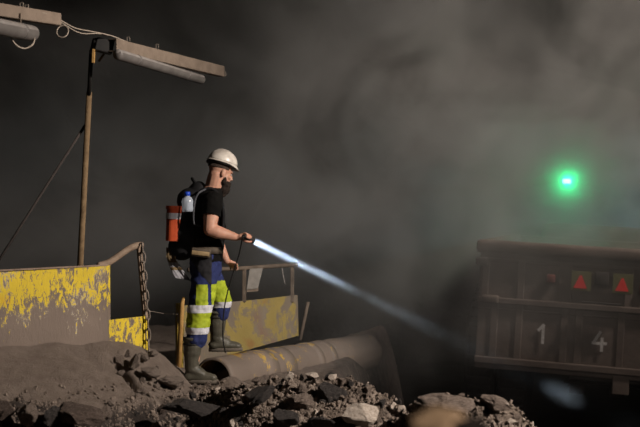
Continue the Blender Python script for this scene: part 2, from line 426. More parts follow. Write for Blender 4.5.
# big named rocks ----------------------------------------------------------
for a in [
 ('boulder', 'dark angular boulder lodged in the front of the rubble heap, right of its centre', 333, 396, 8.40, .105, 'rock_dark', 3, (.2, .5, .3), (1, .9, .95)),
 ('boulder', 'dark slab of rock leaning up left on the rubble heap above the black gap', 262, 393, 8.35, .10, 'rock_dark', 5, (.1, -.45, .2), (1.35, .8, .62)),
 ('boulder', 'dark rounded boulder half buried at the bottom of the heap below its centre', 286, 418, 8.05, .09, 'rock_dark', 8, (0, .2, 1), (1.05, .9, .95)),
 ('boulder', 'pale flat-topped stone low on the right side of the rubble heap', 361, 414, 8.05, .115, 'rock_pale', 11, (.15, .1, .4), (1.25, .9, .85)),
 ('boulder', 'dark shiny boulder at the bottom edge between two lighter stones', 322, 424, 7.9, .085, 'rock_dark', 31, (.1, .3, 2), (1.3, .9, .75)),
 ('boulder', 'black flat block of rock under the right end of the mud bank lip', 192, 408, 8.45, .12, 'rock_dark', 14, (0, .05, .2), (1.5, .9, .7)),
 ('boulder', 'brown triangular boulder below the mud bank on the left', 78, 416, 7.9, .14, 'rock_brown', 17, (.1, .15, .5), (1.25, 1, .75)),
 ('boulder', 'blackish boulder tight against the left of the brown triangular boulder', 53, 416, 7.85, .085, 'rock_dark', 19, (.1, -.2, 1.5), (1, .9, 1)),
 ('boulder', 'upright grey boulder in the bottom left corner', 26, 414, 7.8, .085, 'rock', 21, (0, .1, .3), (.75, .9, 1.25)),
 ('boulder', 'brown boulder against the left edge under the bank', 5, 410, 7.8, .09, 'rock_brown', 23, (0, .1, 2), (1, .9, .9)),
 ('stone', 'pale lump of stone perched on the crest of the rubble heap, left of two', 312, 375, 8.63, .042, 'rock_pale', 25, (0, .2, .3), (1.2, 1, .85)),
 ('stone', 'small pale stone standing on the heap crest, right of two', 333, 377, 8.6, .03, 'rock_pale', 27, (.3, .4, .3), (1, .8, 1.2)),
 ('boulder', 'rounded brown boulder at the front of the heap beside the dark angular boulder', 302, 401, 8.3, .095, 'rock', 29, (.2, .3, .9), (1.1, .9, .95)),
 ('boulder', 'long dusty boulder capping the separate mound on the right', 458, 404, 7.9, .17, 'rock', 33, (.1, .12, .2), (1.5, .8, .42)),
 ('boulder', 'sloping dusty boulder at the far right end of the mound', 500, 409, 7.85, .12, 'rock', 35, (.1, .35, .3), (1.4, .8, .5)),
 ('stone', 'little grey stone sitting alone on top of the right mound', 462, 396, 7.93, .022, 'rock', 37, (.1, .1, .3), (1.2, 1, 1)),
 ('boulder', 'grey dusty boulder at the notch left of the right mound', 421, 408, 7.95, .085, 'rock', 39, (.1, .1, .8), (1.1, .9, .75)),
 ('stone', 'grey clod standing upright behind the mud pile beside the chain', 153, 354, 9.45, .042, 'mud', 41, (.1, .2, .5), (1, .8, 1)),
 ('stone', 'leaning slab of dry mud on the pile below the small yellow panel', 134, 364, 9.2, .075, 'mud', 43, (.2, .6, .4), (.55, .8, 1.25)),
 ('stone', 'tall narrow clod of mud left of the leaning slab', 120, 362, 9.2, .05, 'rock', 45, (.1, -.4, .4), (.8, .8, 1.2)),
 ('stone', 'flat clod of dry mud in the middle of the broken pile', 150, 372, 9.15, .07, 'mud', 47, (.1, .2, .4), (1.4, 1, .6)),
 ('stone', 'jagged clod at the top of the broken pile under the chain end', 143, 357, 9.35, .04, 'mud', 49, (.3, .2, .9), (1, 1, 1)),
 ('stone', 'broad smooth clod at the right end of the pile by the near boot', 172, 381, 9.25, .11, 'mud', 51, (.0, .15, .9), (1.2, 1, .62)),
 ('stone', 'upright shard of dry mud above the crack in the bank', 128, 354, 9.25, .035, 'rock', 53, (.3, .2, .9), (.7, .8, 1.4)),
]:
    name, label, px, py, Y, size, mat, seed, rot, scale = a
    rock(name, label, px, py, Y, size, mat, seed, rot, scale)
# countable medium stones ---------------------------------------------------
protos = []
for s in range(8):
    bm = rock_mesh(100 + s, 2, .5)
    me = bpy.data.meshes.new('stone'); bm.to_mesh(me); bm.free(); protos.append(me)
def protomat(mat):
    out_ = []
    for me in protos:
        m2 = me.copy(); m2.materials.append(M[mat]); out_.append(m2)
    return out_
pm = {k: protomat(k) for k in ('rock_brown', 'rock', 'rock_dark', 'rock_pale', 'mud')}
def scatter(n, x0, x1, dy0, dy1, smin, smax, mats, label, group, seed, lift=.25):
    rnd = random.Random(seed); k = 0; used = []
    while k < n:
        x = rnd.uniform(x0, x1); cy, cz = interp(crest, x); y = cy + rnd.uniform(dy0, dy1)
        s = smin + (smax - smin) * rnd.random() ** 2.2
        if any((x - a) ** 2 + (y - b_) ** 2 < (.75 * (s + c)) ** 2 for a, b_, c in used):
            if rnd.random() < .9: continue
        used.append((x, y, s))
        o = bpy.data.objects.new('stone', rnd.choice(pm[rnd.choice(mats)])); COL.objects.link(o)
        o.location = (x, y, ground(x, y) + s * .42)
        o.rotation_euler = (rnd.uniform(0, 6), rnd.uniform(0, 6), rnd.uniform(0, 6))
        o.scale = (s * rnd.uniform(.8, 1.4), s * rnd.uniform(.7, 1.1), s * rnd.uniform(.8, 1.2))
        tag(o, label, 'stone', group); k += 1
scatter(210, -.85, .62, -.75, .12, .010, .050, ['rock', 'rock', 'rock', 'rock_pale', 'rock_dark'], 'small broken stone lying among many on the central rubble heap', 'stones on the central rubble heap', 1)
scatter(45, .60, 1.36, -.35, .05, .012, .035, ['rock', 'rock', 'rock_pale'], 'small broken stone lying among many on the right-hand mound', 'stones on the right-hand mound', 2)
scatter(80, -2.25, -.85, -.55, -.03, .018, .06, ['rock_brown', 'rock_brown', 'rock', 'rock_dark'], 'small dusty stone lying among many below the lip of the mud bank', 'stones below the mud bank', 3)
scatter(30, -1.5, -.85, .06, .75, .010, .03, ['mud', 'rock'], 'small clod lying among many on the mud pile beside the near boot', 'clods on the mud pile', 4)
scatter(16, -.85, -.3, .35, .95, .009, .022, ['mud', 'rock'], 'small clod lying among many in front of the big pipe', 'clods before the pipe', 5)
# gravel nobody could count
tb = bmesh.new(); bmesh.ops.create_icosphere(tb, subdivisions=1, radius=1)
tv = [v.co.copy() for v in tb.verts]; tf = [[v.index for v in f.verts] for f in tb.faces]; tb.free()
gv, gf = [], []; rnd = random.Random(9)
for k in range(13000):
    x = rnd.uniform(-2.3, 1.45); cy, cz = interp(crest, x); y = cy + rnd.uniform(-.8, .12) if k % 6 else cy + rnd.uniform(0, .6)
    if x < -.8 and y > cy and rnd.random() < .7: continue
    s = rnd.uniform(.003, .010) + .012 * rnd.random() ** 6
    e = Euler((rnd.uniform(0, 6), rnd.uniform(0, 6), rnd.uniform(0, 6))).to_matrix().to_4x4()
    mt = Matrix.Translation((x, y, ground(x, y) + s * .4)) @ e @ Matrix.Diagonal((s * 1.3, s, s * .8, 1))
    n0 = len(gv); gv += [mt @ v for v in tv]; gf += [[a + n0 for a in f] for f in tf]
gm = bpy.data.meshes.new('gravel'); gm.from_pydata(gv, [], gf); bm = bmesh.new(); bm.from_mesh(gm)
o = obj('gravel', bm, M['rubble'], smooth=False); tag(o, 'fine grey-brown gravel strewn over the rubble heap and bank', 'gravel', kind='stuff')
# out-of-focus rock close to the lens
o = rock('boulder', 'large tan rock close by, blurred, at the bottom edge below the right mound', 434, 429, 1.75, .048, 'rock_tan', 61, (.1, -.1, .5), (1, .8, .82))
o2 = rock('boulder', 'dark brown blurred rock beside the large tan one at the bottom edge', 466, 429, 1.66, .030, 'rock_dark', 63, (.1, .2, .5), (1, .8, .9))
bm = bmesh.new()
def nf(x, y): return .97 + .05 * fb(x, y, 2, 3, 3) - .25 * (x - .2) ** 2 - .5 * (1.62 - y if y < 1.62 else (y - 1.9) * 3 if y > 1.9 else 0)
grid(bm, rng(-.5, .9, .03), rng(.9, 2.3, .03), nf)
o = obj('ground', bm, M['rubble']); o['kind'] = 'structure'

# ------------------------------------------------------------------ yellow barrier on the left
def YB(px):                       # distance of the barrier face at a pixel column
    return 8.98 + (px / 108.0) * .45
def PB(px, py, d=0): 
    p = P(px, py, YB(px)); return p + V((0, d, 0))
def plate(bm, corners, th, nrm=V((.35, .93, 0))):
    """solid plate from an outline of points, thickness th away from the viewer"""
    n_ = nrm.normalized(); f = [bm.verts.new(c) for c in corners]; b_ = [bm.verts.new(V(c) + n_ * th) for c in corners]
    bm.faces.new(f); bm.faces.new(b_[::-1]); n = len(f)
    for i in range(n): bm.faces.new((f[i], b_[i], b_[(i + 1) % n], f[(i + 1) % n]))
bar = thing('steel_barrier', 'dented steel barrier with chipped yellow paint, banked up with mud', 'barrier', (PB(50, 380).x, PB(50, 380).y, 0))
bm = bmesh.new()
plate(bm, [PB(-45, 272.5), PB(0, 270.5), PB(60, 267.5), PB(108, 265), PB(108.4, 300), PB(109, 400), PB(-45, 400)], .03)
obj('face_panel', bm, M['barrier'], bar, smooth=False)
bm = bmesh.new()
plate(bm, [PB(-45, 271.8, -.01), PB(108, 264.3), PB(108, 266), PB(-45, 273.5, -.01)], .04)
obj('top_flange', bm, M['rail'], bar, smooth=False)
bm = bmesh.new()
plate(bm, [PB(109, 320), PB(127, 318), PB(145.5, 316), PB(146.5, 372), PB(109, 372)], .03)
obj('end_panel', bm, M['barrier2'], bar, smooth=False, label='small bright yellow chipped end panel')
bm = bmesh.new()
pts = spline([PB(97, 266, .03), PB(108, 262.5, .03), PB(118, 256, .03), PB(128, 249, .03), PB(137, 245.5, .03), PB(142, 245.2, .03)], 5)
tube(bm, pts, .026, 10, flat=1)
obj('top_rail', bm, M['rail'], bar)
bm = bmesh.new()
a, b_ = PB(138.5, 246, .03), PB(145, 320, .03)
q = (b_ - a).to_track_quat('Z', 'Y')
box(bm, (a + b_) / 2, (.036, .036, (b_ - a).length), q, .004)
obj('end_post', bm, M['rail'], bar, smooth=False)
bm = bmesh.new()
box(bm, PB(40, 284, .20), (.7, .03, .05), Euler((0, 0, .44)).to_quaternion()); box(bm, PB(40, 330, .25), (.7, .03, .05), Euler((0, 0, .44)).to_quaternion())
obj('rear_stiffener', bm, M['rail'], bar, smooth=False)
# chain
ch = thing('hanging_chain', 'steel chain hanging from the end of the barrier rail', 'chain', tuple(PB(142, 244, -.02)))
cp = spline([PB(142.5, 243.5, -.015), PB(144, 262, -.03), PB(146, 285, -.03), PB(148, 310, -.03), PB(149.3, 350, -.04)], 12)
L = 0; seq = [cp[0]]
for a, b_ in zip(cp, cp[1:]):
    L += (b_ - a).length
    if L > .062: seq.append(b_); L = 0
for i in range(len(seq) - 1):
    a, b_ = seq[i], seq[i + 1]; d = (b_ - a); c = (a + b_) / 2; d.normalize()
    side = V((1, .2, 0)) if i % 2 else V((-.2, 1, 0)); side = (side - d * side.dot(d)).normalized()
    bm = bmesh.new(); pts = []
    hl, hw = (b_ - a).length * .5 + .004, .0165
    for k in range(17):
        t = k / 16 * 2 * math.pi
        pts.append(c + d * (math.cos(t) * hl + (.006 if math.cos(t) > 0 else -.006)) + side * math.sin(t) * hw)
    tube(bm, pts, .0055, 6, cap=False)
    obj('link', bm, M['chain'], ch)

# ------------------------------------------------------------------ lamps on their beams
def beam(name, label, a, b_, h, w, extras=None):
    t = thing(name, label, 'beam', tuple(a))
    d = (b_ - a).normalized(); s = V((d.y, -d.x, 0)).normalized(); up = s.cross(d); up = up if up.z > 0 else -up
    bm = bmesh.new()
    th = .006; q = Matrix((d, s * -1, up)).transposed().to_quaternion()
    ln = (b_ - a).length; c = (a + b_) / 2
    box(bm, c + s * w / 2, (ln, th, h), q); box(bm, c + up * (h / 2), (ln, w, th), q); box(bm, c - up * (h / 2), (ln, w, th), q)
    obj('channel', bm, M['channel'], t, smooth=False)
    return t, d, s, up
a1, b1 = P(-34, 5, 7.2), P(57, 19.5, 8.1)
bt, d1, s1, u1 = beam('overhead_beam', 'tan steel channel overhead at the top left edge, running off the picture', a1, b1, .072, .06)
a2, b2_ = P(112.5, 45, 9.0), P(221, 71.5, 10.8)
bt2, d2, s2, u2 = beam('overhead_beam', 'tan steel channel overhead, running right from the tall pole', a2, b2_, .085, .06)
for t, pts_ in ((bt, [(20, 7, 7.75), (25, 9, 7.8)]), (bt2, [(156, 47, 9.75), (127, 40, 9.3)])):
    for px, py, Y in pts_:
        bm = bmesh.new(); p = P(px, py + 3, Y)
        tube(bm, [p, p + V((0, 0, .045)), p + V((.02, 0, .045)), p + V((.02, 0, .012))], .003, 6)
        obj('hook', bm, M['cable'], t)
def ring(name, label, c, r, th, mat, cat='cable'):
    bm = bmesh.new(); pts = [V(c) + V((math.cos(t) * r, .02 * math.sin(t), math.sin(t) * r * 1.1)) for t in [k / 20 * 2 * math.pi for k in range(21)]]
    tube(bm, pts, th, 7, cap=False); o = obj(name, bm, M[mat]); tag(o, label, cat); return o
ring('cable_loop', 'ring of pale cable hanging off the end of the left overhead beam', P(62.5, 31.5, 8.15), .038, .0045, 'cable')
bm = bmesh.new(); tube(bm, spline([b2_ + V((-.01, 0, .01)), b2_ + V((.03, 0, .005)), b2_ + V((.04, 0, -.035)), b2_ + V((.0, 0, -.045))], 4), .004, 6)
obj('end_hook', bm, M['cable'], bt2)
# power cable along the beams
bm = bmesh.new()
tube(bm, spline([P(-20, 3, 7.3), P(10, 8, 7.6), P(48, 14, 7.95), P(60, 20, 8.2), P(75, 28, 8.5), P(92, 31.5, 8.8), P(112, 36, 9), P(135, 44.5, 9.45), P(175, 54, 10.1), P(218, 66, 10.75)], 6), .0048, 7)
o = obj('power_cable', bm, M['cable']); tag(o, 'pale cable run along the tops of both overhead beams', 'cable')
bm = bmesh.new()
tube(bm, spline([P(50, 14, 8.0), P(62, 23, 8.2), P(80, 33, 8.6), P(98, 33.5, 8.85), P(108, 36, 9)], 6), .0042, 7)
o = obj('power_cable', bm, M['cable']); tag(o, 'second pale cable sagging between the two overhead beams', 'cable')
def fixture(label, a, b_, r, flatcol):
    t = thing('lamp_fixture', label, 'lamp', tuple(a)); d = (b_ - a).normalized()
    bm = bmesh.new(); n = 16
    lathe(bm, [(r * .2, -.02), (r * .85, -.014), (r, .0), (r, (b_ - a).length), (r * .85, (b_ - a).length + .014), (r * .2, (b_ - a).length + .02)], a, d, 20)
    cut(bm, a + V((0, 0, r * .1)), V((0, 0, 1)))
    up_ = split(bm, lambda c: (c - (a + d * (c - a).dot(d))).z > r * .25)
    obj('diffuser', bm, M['fixture'], t); obj('housing', up_, M['diffuser'], t)
    for f in (.2, .8):
        p = a.lerp(b_, f); bm = bmesh.new(); tube(bm, [p + V((0, 0, r * .8)), p + V((0, 0, r + .06))], .006, 6); obj('hanger', bm, M['channel'], t)
        bm = bmesh.new(); lathe(bm, [(r + .003, -.008), (r + .003, .008)], p, d, 20); obj('clip', bm, M['fixture'], t)
    return t
t = fixture('grey fluorescent tube lamp hung under the beam right of the pole, unlit', P(118, 54.5, 9.0), P(201, 79.5, 10.5), .040, 1)
t = fixture('silvery fluorescent tube lamp at the top left edge, unlit', P(-30, 21, 7.0), P(32, 33.5, 7.8), .050, 1)
bm = bmesh.new(); tube(bm, spline([P(11, 37, 7.6), P(15, 44, 7.6), P(24, 48.5, 7.65), P(33, 44, 7.7), P(35, 34, 7.8)], 6), .005, 7)
o = obj('cable_loop', bm, M['cable']); tag(o, 'pale cable drooping in a half loop under the top left lamp', 'cable')
# pole with its bracket
pl = thing('tall_pole', 'tall thin leaning steel pole holding up the overhead lamp beam', 'pole', (P(80, 300, 9.9).x, 9.9, 0))
bm = bmesh.new(); tube(bm, [P(91.5, 50, 9.25), P(89, 95, 9.4)], .017, 10); obj('upper_tube', bm, M['black'], pl)
bm = bmesh.new(); tube(bm, [P(89.2, 92, 9.4), P(80, 268, 9.8), P(79, 300, 9.85), V((P(77, 340, 9.9).x, 9.9, -.05))], [.022, .025, .025, .025], 10); obj('lower_tube', bm, M['pole'], pl)
bm = bmesh.new(); box(bm, P(104, 46, 9.05), (.13, .09, .10), Euler((0, .2, .3)).to_quaternion(), .008); obj('junction_box', bm, M['black'], pl, smooth=False)
bm = bmesh.new(); box(bm, P(93.5, 56, 9.0), (.018, .03, .10), Euler((0, .05, 0)).to_quaternion(), .002); obj('bracket', bm, M['orange_strip'], pl, smooth=False)
bm = bmesh.new(); tube(bm, [P(99, 61, 9.15), P(104, 54, 9.1)], .009, 8); obj('brace', bm, M['pole'], pl)
bm = bmesh.new(); tube(bm, [P(95, 40, 9.0), P(92, 52, 9.2)], .02, 8); obj('collar', bm, M['black'], pl)
bm = bmesh.new(); tube(bm, [P(86, 124, 9.5), P(3, 254, 9.5), P(-8, 271, 9.5)], .011, 8)
o = obj('stay_rod', bm, M['truck_dark']); tag(o, 'thin dark rod running down left from the leaning pole', 'rod')

# ------------------------------------------------------------------ pipe and the far barrier
A, B = P(213, 378, 9.93), P(366, 345, 12.4)
A.z = .02; B.z = -.03
d = (B - A).normalized()
pp = thing('steel_pipe', 'large dust-covered steel pipe lying behind the boots, open end toward the left', 'pipe', tuple(A))
bm = bmesh.new()
rr = .18; n = 60; seg = 36; rings = []
_, aa, bb = frame_dir(d)
for i in range(n + 1):
    rings.append([bm.verts.new(A.lerp(B, i / n) + (aa * math.cos(k * 2 * math.pi / seg) + bb * math.sin(k * 2 * math.pi / seg)) * (rr + .008 * fb(i * .12, k * .35, 0, 1, 2))) for k in range(seg)])
for i in range(n):
    for k in range(seg): bm.faces.new((rings[i][k], rings[i][(k + 1) % seg], rings[i + 1][(k + 1) % seg], rings[i + 1][k]))
inner = [bm.verts.new(A + (aa * math.cos(k * 2 * math.pi / seg) + bb * math.sin(k * 2 * math.pi / seg)) * (rr - .02)) for k in range(seg)]
for k in range(seg): bm.faces.new((rings[0][k], rings[0][(k + 1) % seg], inner[(k + 1) % seg], inner[k]))
bm.faces.new(rings[-1])
obj('pipe_wall', bm, M['pipe'], pp)
bm = bmesh.new(); ell(bm, A + d * .26 - V((0, 0, .10)), (.17, .17, .18), None, 3); obj('mud_fill', bm, M['mud'], pp, label='mud silted up inside the pipe mouth')
bm = bmesh.new(); tube(bm, [A + d * .002, A + d * 1.2], rr - .02, seg, cap=False); obj('bore', bm, M['pipe_in'], pp, label='yellowish inside of the pipe')
for f, w_ in ((.235, .11), (.345, .10), (.55, .05), (.64, .05)):
    bm = bmesh.new(); c = A.lerp(B, f); tube(bm, [c - d * w_, c + d * w_], rr + .006, seg); obj('paint_band', bm, M['band'], pp, label='worn yellow band round the pipe')

fb_ = thing('railing_barrier', 'hazy dull yellow barrier plate with a rail frame behind the worker', 'barrier', (P(230, 350, 11).x, 11.0, 0))
def YF(px): return 10.75 + (px - 180) / 116 * .9
def PF(px, py, dd=0): return P(px, py, YF(px)) + V((0, dd, 0))
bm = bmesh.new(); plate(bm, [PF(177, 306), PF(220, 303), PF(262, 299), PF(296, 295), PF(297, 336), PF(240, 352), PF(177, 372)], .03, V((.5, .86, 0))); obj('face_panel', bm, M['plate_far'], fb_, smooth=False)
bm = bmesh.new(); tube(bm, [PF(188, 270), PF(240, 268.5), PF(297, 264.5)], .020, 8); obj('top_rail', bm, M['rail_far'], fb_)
for px in (244, 292):
    bm = bmesh.new(); a, b_ = PF(px, 267), PF(px + .5, 302); box(bm, (a + b_) / 2, (.034, .03, (a - b_).length), None, .003); obj('post', bm, M['rail_far'], fb_, smooth=False)
bm = bmesh.new(); a, b_ = P(180, 303, 10.4), P(179, 385, 10.4); box(bm, (a + b_) / 2, (.055, .06, (a - b_).length), Euler((0, 0, .4)).to_quaternion(), .004); obj('post', bm, M['post_y'], fb_, smooth=False, label='worn yellow corner post')
bm = bmesh.new(); a, b_ = PF(308, 302), PF(300, 340); tube(bm, [a, b_], .017, 8); obj('brace', bm, M['rail_far'], fb_)
bm = bmesh.new(); plate(bm, [PF(250, 268.5, -.04), PF(263, 268, -.04), PF(258, 288, -.05), PF(247, 289, -.05)], .004); o = obj('hanging_tag', bm, M['tag'], smooth=False); tag(o, 'pale grey sheet hanging from the rail behind the worker', 'tag')
bm = bmesh.new(); plate(bm, [PF(247, 288.5, -.03), PF(258, 287.5, -.03), PF(258, 291, -.03), PF(247, 292, -.03)], .012); obj('shelf_bar', bm, M['rail_far'], fb_, smooth=False)
bm = bmesh.new(); tube(bm, spline([PF(282, 268, -.03), PF(283, 275, -.03), PF(285, 284, -.03)], 4), .008, 6); o = obj('rope_end', bm, M['tag']); tag(o, 'short pale rope end dangling from the far rail', 'rope')
bm = bmesh.new(); tube(bm, spline([P(149, 311, 9.6), P(165, 313.5, 10), P(181, 314.5, 10.4)], 5), .003, 6); o = obj('tie_wire', bm, M['chain']); tag(o, 'thin wire strung from the chain to the far yellow post', 'wire')
# rusty leaning bar below the far yellow post
bm = bmesh.new(); a, b_ = P(183, 305, 10.25), P(178, 380, 10.2); tube(bm, [P(184, 297, 10.2), P(182, 304, 10.2), P(178, 384, 10.2)], [.012, .02, .022], 8); o = obj('rusty_bar', bm, M['orange_strip']); tag(o, 'rusty upright bar standing just behind the near leg', 'bar')

# ------------------------------------------------------------------ worker
W = thing('worker', None, 'person', (P(205, 383, 10).x, 10.0, 0))
W.name = 'person'
W['label'] = 'bearded person in white helmet and hi-vis work trousers, standing and aiming a torch'
def J(px, py, dy=0): return P(px, py, 10) + V((0, dy, 0))
yaw = R(14)
fw = V((math.cos(yaw), math.sin(yaw), 0)); lf = V((-fw.y, fw.x, 0))
pel = J(205.5, 266); wst = J(206, 246); chs = J(206.5, 216); nkb = J(209.5, 192); 
shR = J(209.5, 201) - lf * .175; shL = J(208, 199.5) + lf * .175
elR = J(212.5, 229.5, -.25); wrR = J(238, 236.8, -.20)
# torch geometry
T0 = J(252, 239.2, -.16); TT = P(563, 394, 15.2); TD = (TT - T0).normalized()
TA = T0 - TD * .10            # back end
_, ta, tb = frame_dir(TD)
elL = J(209, 231, .26); wrL = J(224.5, 261.5, .22)
hpR = J(204.5, 268) - lf * .09; knR = J(201.5, 308, -.13); anR = J(194.5, 366, -.12)
hpL = J(207, 268) + lf * .09; knL = J(219.5, 304, .22); anL = J(214, 343, .24)
# head frame
hy = R(26); pitch = R(16)
hf = V((math.cos(hy) * math.cos(pitch), math.sin(hy) * math.cos(pitch), -math.sin(pitch)))
hl = V((-math.sin(hy), math.cos(hy), 0)); hu = hf.cross(hl)
HC = J(221, 171)
HM = Matrix((hf, hl, hu)).transposed().to_4x4()
def H(f, l, u): return HC + hf * f + hl * l + hu * u
body = bmesh.new()
ell(body, H(-.012, 0, .03), (.098, .076, .092), HM, 3)          # skull
ell(body, H(.03, 0, -.045), (.066, .058, .072), HM, 3)          # face
ell(body, H(.045, 0, -.10), (.038, .036, .026), HM)             # chin
ell(body, H(.092, 0, -.028), (.018, .013, .026), HM)            # nose
ell(body, H(.104, 0, -.042), (.013, .016, .010), HM)
ell(body, H(.083, 0, .010), (.012, .05, .010), HM)              # brow
ell(body, H(.086, 0, -.072), (.010, .026, .006), HM)            # lips
ell(body, H(.084, 0, -.083), (.010, .022, .006), HM)
for s in (-1, 1):
    ell(body, H(.062, s * .045, -.035), (.022, .016, .018), HM)  # cheek
    ell(body, H(-.004, s * .077, -.022), (.019, .011, .034), HM) # ear
    ell(body, H(-.006, s * .074, -.045), (.010, .007, .012), HM)
chain_(body, [J(211.5, 196), J(213.5, 188), H(-.03, 0, -.035)], [.080, .074, .066])      # neck
loft(body, [(pel + V((0, 0, -.06)), .10, .15, yaw), (pel, .108, .16, yaw), (wst, .098, .145, yaw), (chs, .115, .165, yaw), (J(207.5, 203), .105, .17, yaw), (J(209.5, 192), .08, .12, yaw), (J(210.5, 187), .06, .07, yaw)])
chain_(body, [J(209, 199) - lf * .08, shR, elR.lerp(shR, .5), elR], [.055, .068, .062, .050])
chain_(body, [elR, elR.lerp(wrR, .28), elR.lerp(wrR, .7), wrR], [.049, .053, .040, .030])
chain_(body, [J(208, 199) + lf * .08, shL, elL.lerp(shL, .5), elL], [.055, .068, .062, .050])
chain_(body, [elL, elL.lerp(wrL, .28), elL.lerp(wrL, .7), wrL], [.049, .053, .040, .030])
chain_(body, [hpR, knR, anR], [.088, .058, .042]); chain_(body, [hpL, knL, anL], [.088, .058, .042])
anL2 = V((J(214, 0).x, 10.24, anL.z)); cap(body, anL, anL2, .040, .038)
# right hand around the torch
toW = (wrR - (TA + TD * .05)); toW -= TD * toW.dot(TD); toW.normalize()       # side of the palm
sd = TD.cross(toW).normalized()
if sd.z < 0: sd = -sd
tr = .017
palm_c = TA + TD * .035 + toW * (tr + .016)
chain_(body, [wrR, palm_c - TD * .02], [.027, .022])
cap(body, palm_c - TD * .028, palm_c + TD * .030, .019, .018)
cap(body, palm_c - TD * .028 + sd * .014, palm_c + TD * .028 + sd * .014, .014, .013)
for i in range(4):
    s = -.026 + i * .019; rad = tr + .0095; pts = []
    for kk in range(6):
        th = R(15 + kk * (38 if i < 3 else 33))
        pts.append(TA + TD * (.035 + s) + toW * (math.cos(th) * rad) + sd * (math.sin(th) * rad))
    pts = [palm_c + TD * s * .8 + sd * .008] + pts
    chain_(body, pts, [.0105, .0105, .010, .0095, .009, .0085, .008])
tp = [palm_c + TD * .005 - sd * .012, TA + TD * .055 + toW * .020 - sd * .022, TA + TD * .075 - sd * (tr + .010) + toW * .002, TA + TD * .088 - sd * (tr + .004) - toW * .014]
chain_(body, tp, [.015, .012, .010, .009])
# left hand resting on the far rail
hd = (J(233, 269, .36) - wrL).normalized(); hs = hd.cross(V((0, 0, 1))).normalized(); hu2 = hs.cross(hd)
pc = wrL + hd * .05
cap(body, wrL, wrL + hd * .02, .026, .024)
for s in (-.028, -.010, .010, .026): cap(body, wrL + hd * .015 + hs * s * .6, wrL + hd * .088 + hs * s, .015, .013)
for i, (s, ln) in enumerate(((-.031, .070), (-.0105, .080), (.0105, .074), (.030, .058))):
    p0 = wrL + hd * .088 + hs * s
    chain_(body, [p0, p0 + hd * ln * .45 + hs * s * .12, p0 + hd * ln * .75 - hu2 * .012 + hs * s * .16, p0 + hd * ln * .9 - hu2 * .032 + hs * s * .16], [.0105, .0095, .009, .008])
tsd = 1 if hs.y < 0 else -1
chain_(body, [wrL + hd * .03 + hs * .02 * tsd, wrL + hd * .06 + hs * .048 * tsd, wrL + hd * .09 + hs * .058 * tsd - hu2 * .01], [.015, .011, .009])
bmo = remesh(body, .0055, 3)
obj('body', bmo, M['skin'], W)
for s in (-1, 1):
    bm = bmesh.new(); ell(bm, H(.080, s * .030, -.012), (.010, .011, .009), HM); obj('eye', bm, M['eye'], W)
# hair under the helmet
bm = bmesh.new(); ell(bm, H(-.016, 0, .026), (.102, .080, .088), HM, 4)
bmesh.ops.delete(bm, geom=[v for v in bm.verts if (v.co - HC).dot(hf) > .045 or (v.co - HC).dot(hu) < .006 or ((v.co - HC).dot(hf) > -.03 and (v.co - HC).dot(hu) < -.005)], context='VERTS')
bm2 = bm; obj('hair', bm2, M['hair'], W)
# beard
bm = bmesh.new()
ell(bm, H(.055, 0, -.095), (.056, .058, .044), HM, 3); ell(bm, H(.062, 0, -.135), (.052, .050, .048), HM, 3); ell(bm, H(.058, 0, -.172), (.036, .034, .036), HM)
for s in (-1, 1):
    cap(bm, H(.030, s * .063, -.052), H(.03, s * .056, -.085), .010, .020)
    cap(bm, H(.09, s * .006, -.062), H(.075, s * .032, -.082), .008, .010)
bmo = remesh(bm, .004, 2, lambda c: .004 * noise.noise(c * 90) + .003 * noise.noise(c * 200))
obj('beard', bmo, M['beard'], W)
# helmet
hp = R(1)
def H2(f, l, u):                                     # helmet is tipped a little forward
    u += .028
    return HC + hf * (f * math.cos(hp) + u * math.sin(hp)) + hl * l + hu * (u * math.cos(hp) - f * math.sin(hp))
bm = bmesh.new(); nu, nv = 40, 14; rings = []
for shell in (0, 1):
    e = -.004 * shell
    rr_ = []
    for j in range(nv + 1):
        ph = (j / nv) * (math.pi / 2)
        row = []
        for k in range(nu):
            th = k * 2 * math.pi / nu
            rf, rl, rh = .124 + e, .106 + e, .110 + e
            row.append(bm.verts.new(H2(-.008 + math.cos(th) * math.cos(ph) * rf, math.sin(th) * math.cos(ph) * rl, .036 + math.sin(ph) ** .92 * rh * (1 + .05 * max(0, 1 - abs(math.sin(th) * math.cos(ph)) * 7)))))
        rr_.append(row)
    rings.append(rr_)
for rr_ in rings:
    for j in range(nv):
        for k in range(nu): bm.faces.new((rr_[j][k], rr_[j][(k + 1) % nu], rr_[j + 1][(k + 1) % nu], rr_[j + 1][k]))
for k in range(nu): bm.faces.new((rings[0][0][k], rings[0][0][(k + 1) % nu], rings[1][0][(k + 1) % nu], rings[1][0][k]))
bmesh.ops.remove_doubles(bm, verts=bm.verts, dist=.0005)
hel = sub(obj('helmet', bm, M['helmet'], W))
bm = bmesh.new(); o1, o2, o3, o4 = [], [], [], []
for k in range(nu):
    th = k * 2 * math.pi / nu; c = math.cos(th); ex = .009 + .018 * max(0, c) ** 1.6
    for lst, g, zz in ((o1, 0, .040), (o2, 1, .034 - .018 * max(0, c)), (o3, 1, .030 - .018 * max(0, c)), (o4, 0, .035)):
        lst.append(bm.verts.new(H2(-.008 + math.cos(th) * (.125 + ex * g), math.sin(th) * (.105 + .008 * g), zz)))
for k in range(nu):
    n1 = (k + 1) % nu
    bm.faces.new((o1[k], o1[n1], o2[n1], o2[k])); bm.faces.new((o2[k], o2[n1], o3[n1], o3[k])); bm.faces.new((o3[k], o3[n1], o4[n1], o4[k]))
obj('brim', bm, M['helmet'], hel)
bm = bmesh.new(); pts = [H2(-.008 + math.cos(t) * .117, math.sin(t) * .094, .024) for t in [R(35 + 290 * k / 24) for k in range(25)]]
tube(bm, pts, .009, 8, flat=1); obj('headband', bm, M['black'], hel)
